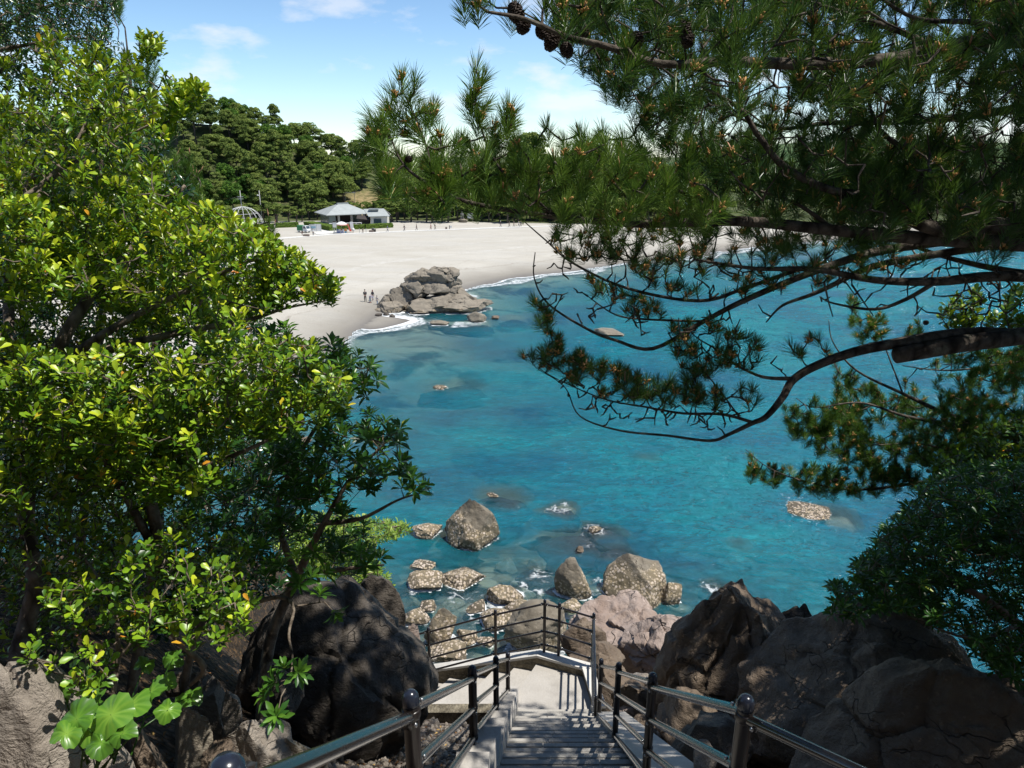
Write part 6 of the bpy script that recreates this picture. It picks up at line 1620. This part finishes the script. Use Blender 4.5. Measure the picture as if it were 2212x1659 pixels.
# ------------------------------------------------------------ people
_mc = {}
def cmat(c, rough=.8):
    k = tuple(c)
    if k not in _mc: _mc[k] = simple('cloth_%d' % len(_mc), c, rough, var=.05)
    return _mc[k]
SKIN = simple('skin', (.52, .33, .24), .6, var=.05); HAIR = simple('hair_black', (.02, .016, .014), .5)
def skin_obj(name, joints, edges, mat, parent, sub=2, root_i=0):
    me = bpy.data.meshes.new(name); me.from_pydata([j[:3] for j in joints], edges, [])
    o = bpy.data.objects.new('tmp_'+name, me); COL.objects.link(o)
    m = o.modifiers.new('s', 'SKIN'); m.use_smooth_shade = True
    for i, j in enumerate(joints): me.skin_vertices[0].data[i].radius = (j[3], j[4] if len(j) > 4 else j[3])
    me.skin_vertices[0].data[root_i].use_root = True
    ss = o.modifiers.new('u', 'SUBSURF'); ss.levels = sub; ss.render_levels = sub
    dg = bpy.context.evaluated_depsgraph_get(); ev = o.evaluated_get(dg)
    nm = bpy.data.meshes.new_from_object(ev); nm.name = name
    bpy.data.objects.remove(o)
    nm.polygons.foreach_set('use_smooth', np.ones(len(nm.polygons), dtype=bool))
    nm.materials.clear()
    return ob(name, nm, mat, parent)
def person(loc, face, label, top, legs, shoe=(.03, .03, .03), hair=(.02, .016, .014), pose='stand', h=1.7, fingers=False, scarf=None, group=None, phase=1):
    """built facing -Y; turned by face degrees"""
    s = h/1.7; r = empty('person', loc, label, 'person', group); r.rotation_euler = (0, 0, R(face)); r.scale = (s, s, s)
    st = .26*phase if pose == 'walk' else .03
    bend = pose == 'bend'
    hip = (0, 0, .90)
    def tor(x, z, y=0.0):      # torso point, tipped forward when bending
        if not bend: return (x, y, z)
        a = R(62); dz = z-.95; return (x, y*math.cos(a)-dz*math.sin(a)+.06, .92+dz*math.cos(a)+y*math.sin(a)*-1)
    neck, head0, head1 = tor(0, 1.44), tor(0, 1.55, -.02), tor(0, 1.66, -.02)
    J = [(*hip, .13, .10), (*tor(0, 1.08), .115, .085), (*tor(0, 1.25), .14, .095), (*tor(0, 1.38), .10, .075), (*neck, .05), (*head0, .075, .085), (*head1, .078, .09)]
    E = [(0, 1), (1, 2), (2, 3), (3, 4), (4, 5), (5, 6)]
    arms = []; legp = []
    for sx in (-1, 1):
        sw = -sx*st
        if bend: sh = tor(sx*.17, 1.37); el = (sh[0]*1.1, sh[1]-.10, sh[2]-.24); wr = (sh[0]*.7, sh[1]-.20, sh[2]-.44)
        elif pose == 'hold': sh = (sx*.17, 0, 1.38); el = (sx*.22, -.02, 1.12); wr = (sx*.08, -.20, .98)
        else: sh = (sx*.17, 0, 1.38); el = (sx*.22, -sw*.35, 1.11); wr = (sx*.235, -sw*.9-.04, .88)
        i = len(J); J += [(*sh, .055), (*el, .042), (*wr, .028)]; E += [(3, i), (i, i+1), (i+1, i+2)]
        d = np.array(wr)-np.array(el); d /= np.linalg.norm(d); pm = np.array(wr)+d*.085
        J.append((*pm, .040, .018)); E.append((i+2, i+3))
        for k in range(5):
            off = np.array([0, (k-1.6)*.019, 0]) if k else np.array([-sx*.012, -.035, .03])
            f0 = pm+off*.9+d*(.02 if k else -.03); f1 = f0+d*(.045+.008*(k in (2, 3)))+(np.array([-sx*.012, 0, 0])); f2 = f1+d*.026+np.array([-sx*.016, 0, 0])
            j = len(J); J += [(*f0, .009), (*f1, .008), (*f2, .007)]; E += [(i+3, j), (j, j+1), (j+1, j+2)]
        arms.append((sh, el, wr))
        sy = sx*st; kn = (sx*.095, -sy*.45-.03, .48); an = (sx*.10, -sy*1.0+.02, .08+(.05 if pose == 'walk' and sy < 0 else 0)); toe = (sx*.11, an[1]-.15, .03)
        i = len(J); J += [(sx*.09, 0, .84, .085), (*kn, .055), (*an, .035), (*toe, .035, .02)]; E += [(0, i), (i, i+1), (i+1, i+2), (i+2, i+3)]
        legp.append(((sx*.09, 0, .84), kn, an, toe))
    body = skin_obj('body', J, E, SKIN, r, 1)
    JT = [(*tor(0, .88), .145, .115), (*tor(0, 1.08), .135, .105), (*tor(0, 1.25), .16, .115), (*tor(0, 1.385), .12, .09), (*tor(0, 1.43), .062)]; ET = [(0, 1), (1, 2), (2, 3), (3, 4)]
    for sh, el, wr in arms:
        i = len(JT); JT += [(*sh, .068), (*el, .055), (*(np.array(el)*.2+np.array(wr)*.8), .042)]; ET += [(3, i), (i, i+1), (i+1, i+2)]
    skin_obj('top', JT, ET, cmat(top), r, 1)
    JL = [(0, 0, .93, .135, .105), (0, 0, .86, .12, .105)]; EL = [(0, 1)]
    for hp, kn, an, toe in legp:
        i = len(JL); JL += [(*hp, .095), (*kn, .068), (*(np.array(an)+[0, 0, .02]), .055)]; EL += [(1, i), (i, i+1), (i+1, i+2)]
    skin_obj('trousers', JL, EL, cmat(legs), r, 1)
    for hp, kn, an, toe in legp:
        MB().blob((toe[0], (an[1]+toe[1])/2-.01, max(.045, an[2]-.04)), (.05, .135, .05), 8, 6).build('shoe', cmat(shoe), r, None, True)
    hc = np.array(head1)+[0, .012, .035]
    if scarf is None:
        MB().blob(hc+[0, .012, .01], (.088, .098, .085), 10, 8).build('hair', cmat(hair), body, None, True)
    else:
        m = MB(); m.blob(hc+[0, .025, -.02], (.10, .10, .13), 10, 8); m.blob(hc+[0, .0, -.2], (.12, .09, .10), 10, 8); m.build('headscarf', cmat(scarf), body, None, True)
    MB().blob(np.array(head0)+[0, -.085 if not bend else -.02, .03], (.012, .016, .02), 6, 5).build('nose', SKIN, body)
    for sx in (-1, 1): MB().blob(np.array(head1)+[sx*.03, -.082, .0], (.011, .006, .007), 6, 5).build('eye', cmat((.02, .015, .012)), body)
    return r
P1 = person(gp(789.5, 652), 8, 'standing man in a black sweatshirt with white print and dark trousers near the outcrop', (.018, .018, .025), (.02, .02, .022), pose='hold', h=1.78)
q = MB(); q.box((0, -.125, 1.30), (.20, .012, .045)); q.build('print', WHITE, P1)
person(gp(799.5, 653.5), 68, 'person in a pale lilac top and light jeans bending forward over red shoes', (.60, .55, .68), (.40, .50, .60), shoe=(.65, .10, .08), pose='bend', h=1.6, hair=(.03, .012, .012))
person(gp(802.5, 651.5)+np.array([.15, .35, 0]), -10, 'person in a maroon headscarf and dark jacket with pale trousers behind the bending one', (.05, .06, .08), (.50, .58, .64), shoe=(.7, .55, .5), scarf=(.14, .02, .03), h=1.6)
person(gp(815, 658), 160, 'child in a white t-shirt and blue jeans beside the outcrop', (.68, .64, .62), (.10, .20, .36), pose='walk', h=1.28)
fw = [((868+5.5, 499.2), 80, 'walker in black with a white bag on the path left of the group', (.02, .02, .02), (.03, .03, .035)),
      ((900, 498.0), 85, 'walker in dark clothes striding alone on the path', (.025, .03, .04), (.03, .03, .04)),
      ((931, 496.8), -80, 'walker in a red jacket beside one in black', (.28, .03, .03), (.16, .03, .03)),
      ((940, 496.8), 100, 'walker in black just right of the red jacket', (.02, .02, .02), (.02, .02, .025)),
      ((1081.5, 491.0), 90, 'walker with white hair in black top and blue jeans', (.02, .02, .03), (.06, .08, .14)),
      ((1100, 491.0), 90, 'walker in grey on the far path beside the pine branch', (.16, .14, .13), (.05, .06, .08)),
      ((1110, 490.5), 90, 'person in light grey among the far group on the path', (.22, .20, .17), (.10, .10, .10)),
      ((1115, 490.2), 80, 'small child in white in the far group on the path', (.6, .6, .5), (.5, .48, .4)),
      ((1120.5, 490.0), 90, 'person in a white shirt in the far group on the path', (.68, .70, .74), (.10, .12, .16)),
      ((1125, 490.0), 90, 'person in navy at the right end of the far group', (.05, .07, .16), (.04, .05, .09)),
      ((837.5, 501.0), 95, 'walker dressed in blue near the hedge end', (.07, .12, .25), (.05, .09, .18)),
      ((677, 509.0), 20, 'person in a white shirt and dark trousers below the notice boards', (.68, .68, .68), (.04, .05, .09)),
      ((653, 509.2), 10, 'child in a dark reddish top near the truck', (.16, .06, .06), (.08, .05, .05))]
for i, (q, a, lab, ct, cl) in enumerate(fw):
    hh_ = 1.1 if 'child' in lab else 1.68
    pr = person(gp(*q), a, lab, ct, cl, pose='walk' if a > 30 or a < -30 else 'stand', h=hh_, phase=1 if i % 2 else -1, hair=(.7, .7, .7) if 'white hair' in lab else (.02, .016, .014))
    if 'bag' in lab: MB().box((.24, -.1, .85), (.12, .3, .35)).build('bag', WHITE, pr)

# ------------------------------------------------------------ sky, sun, camera
SUN = np.array([.40, -.07, .915]); SUN /= np.linalg.norm(SUN)
w = bpy.data.worlds.new('World'); sc.world = w; w.use_nodes = True
nt = w.node_tree; nt.nodes.clear()
out = nt.nodes.new('ShaderNodeOutputWorld'); bg = nt.nodes.new('ShaderNodeBackground'); sk = nt.nodes.new('ShaderNodeTexSky')
sk.sky_type = 'NISHITA'; sk.sun_disc = False; sk.sun_elevation = math.asin(SUN[2]); sk.sun_rotation = math.atan2(SUN[0], SUN[1])
sk.air_density = 1.0; sk.dust_density = .1; sk.ozone_density = 2.5
tc = nt.nodes.new('ShaderNodeTexCoord'); mp = nt.nodes.new('ShaderNodeMapping'); mp.inputs['Scale'].default_value = (1, 1, 2.6)
sp_ = nt.nodes.new('ShaderNodeSeparateXYZ'); nt.links.new(tc.outputs['Generated'], sp_.inputs[0])
nz = nt.nodes.new('ShaderNodeTexNoise'); nz.inputs['Scale'].default_value = 9.0; nz.inputs['Detail'].default_value = 7; nz.inputs['Roughness'].default_value = .55
nt.links.new(tc.outputs['Generated'], mp.inputs[0]); nt.links.new(mp.outputs[0], nz.inputs['Vector'])
mrn = nt.nodes.new('ShaderNodeMapRange'); mrn.inputs[1].default_value = .53; mrn.inputs[2].default_value = .68; mrn.inputs[4].default_value = .75; nt.links.new(nz.outputs['Fac'], mrn.inputs[0])
mr2 = nt.nodes.new('ShaderNodeMapRange'); mr2.inputs[1].default_value = -.02; mr2.inputs[2].default_value = .34; mr2.inputs[3].default_value = 1; mr2.inputs[4].default_value = .35; nt.links.new(sp_.outputs[2], mr2.inputs[0])
mu = nt.nodes.new('ShaderNodeMath'); mu.operation = 'MULTIPLY'; nt.links.new(mrn.outputs[0], mu.inputs[0]); nt.links.new(mr2.outputs[0], mu.inputs[1])
mx = nt.nodes.new('ShaderNodeMix'); mx.data_type = 'RGBA'; nt.links.new(mu.outputs[0], mx.inputs[0]); tn_ = nt.nodes.new('ShaderNodeMix'); tn_.data_type = 'RGBA'; tn_.blend_type = 'MULTIPLY'; tn_.inputs[0].default_value = 1; tn_.inputs[7].default_value = (.98, 1.12, 1.24, 1); nt.links.new(sk.outputs[0], tn_.inputs[6]); hg = nt.nodes.new('ShaderNodeMapRange'); hg.inputs[1].default_value = 0; hg.inputs[2].default_value = .42; hg.inputs[3].default_value = 1.65; hg.inputs[4].default_value = 1.0; nt.links.new(sp_.outputs[2], hg.inputs[0])
vs = nt.nodes.new('ShaderNodeVectorMath'); vs.operation = 'SCALE'; nt.links.new(tn_.outputs[2], vs.inputs[0]); nt.links.new(hg.outputs[0], vs.inputs['Scale']); nt.links.new(vs.outputs[0], mx.inputs[6]); mx.inputs[7].default_value = (10.5, 10.6, 11, 1)
nt.links.new(mx.outputs[2], bg.inputs['Color']); bg.inputs['Strength'].default_value = .075
nt.links.new(bg.outputs[0], out.inputs['Surface'])
ld = bpy.data.lights.new('sun', 'SUN'); ld.energy = 5.0; ld.angle = R(.53); ld.color = (1.0, .955, .88)
lo = bpy.data.objects.new('sun', ld); COL.objects.link(lo); lo.rotation_euler = Vector(SUN).to_track_quat('Z', 'Y').to_euler(); lo.location = (30, 0, 60)
cd = bpy.data.cameras.new('camera'); cam = bpy.data.objects.new('camera', cd); COL.objects.link(cam)
cam.location = tuple(CAM); cam.rotation_euler = (R(90)-PITCH, 0, 0); cd.sensor_width = 36; cd.lens = F/2212*36; cd.clip_start = .05; cd.clip_end = 20000
sc.camera = cam
sc.view_settings.view_transform = 'Standard'; sc.view_settings.look = 'None'; sc.view_settings.exposure = .35; sc.view_settings.gamma = 1
sc.render.engine = 'CYCLES'; sc.cycles.max_bounces = 6; sc.cycles.transparent_max_bounces = 12; sc.cycles.diffuse_bounces = 2; sc.cycles.glossy_bounces = 3
sc.cycles.use_denoising = True
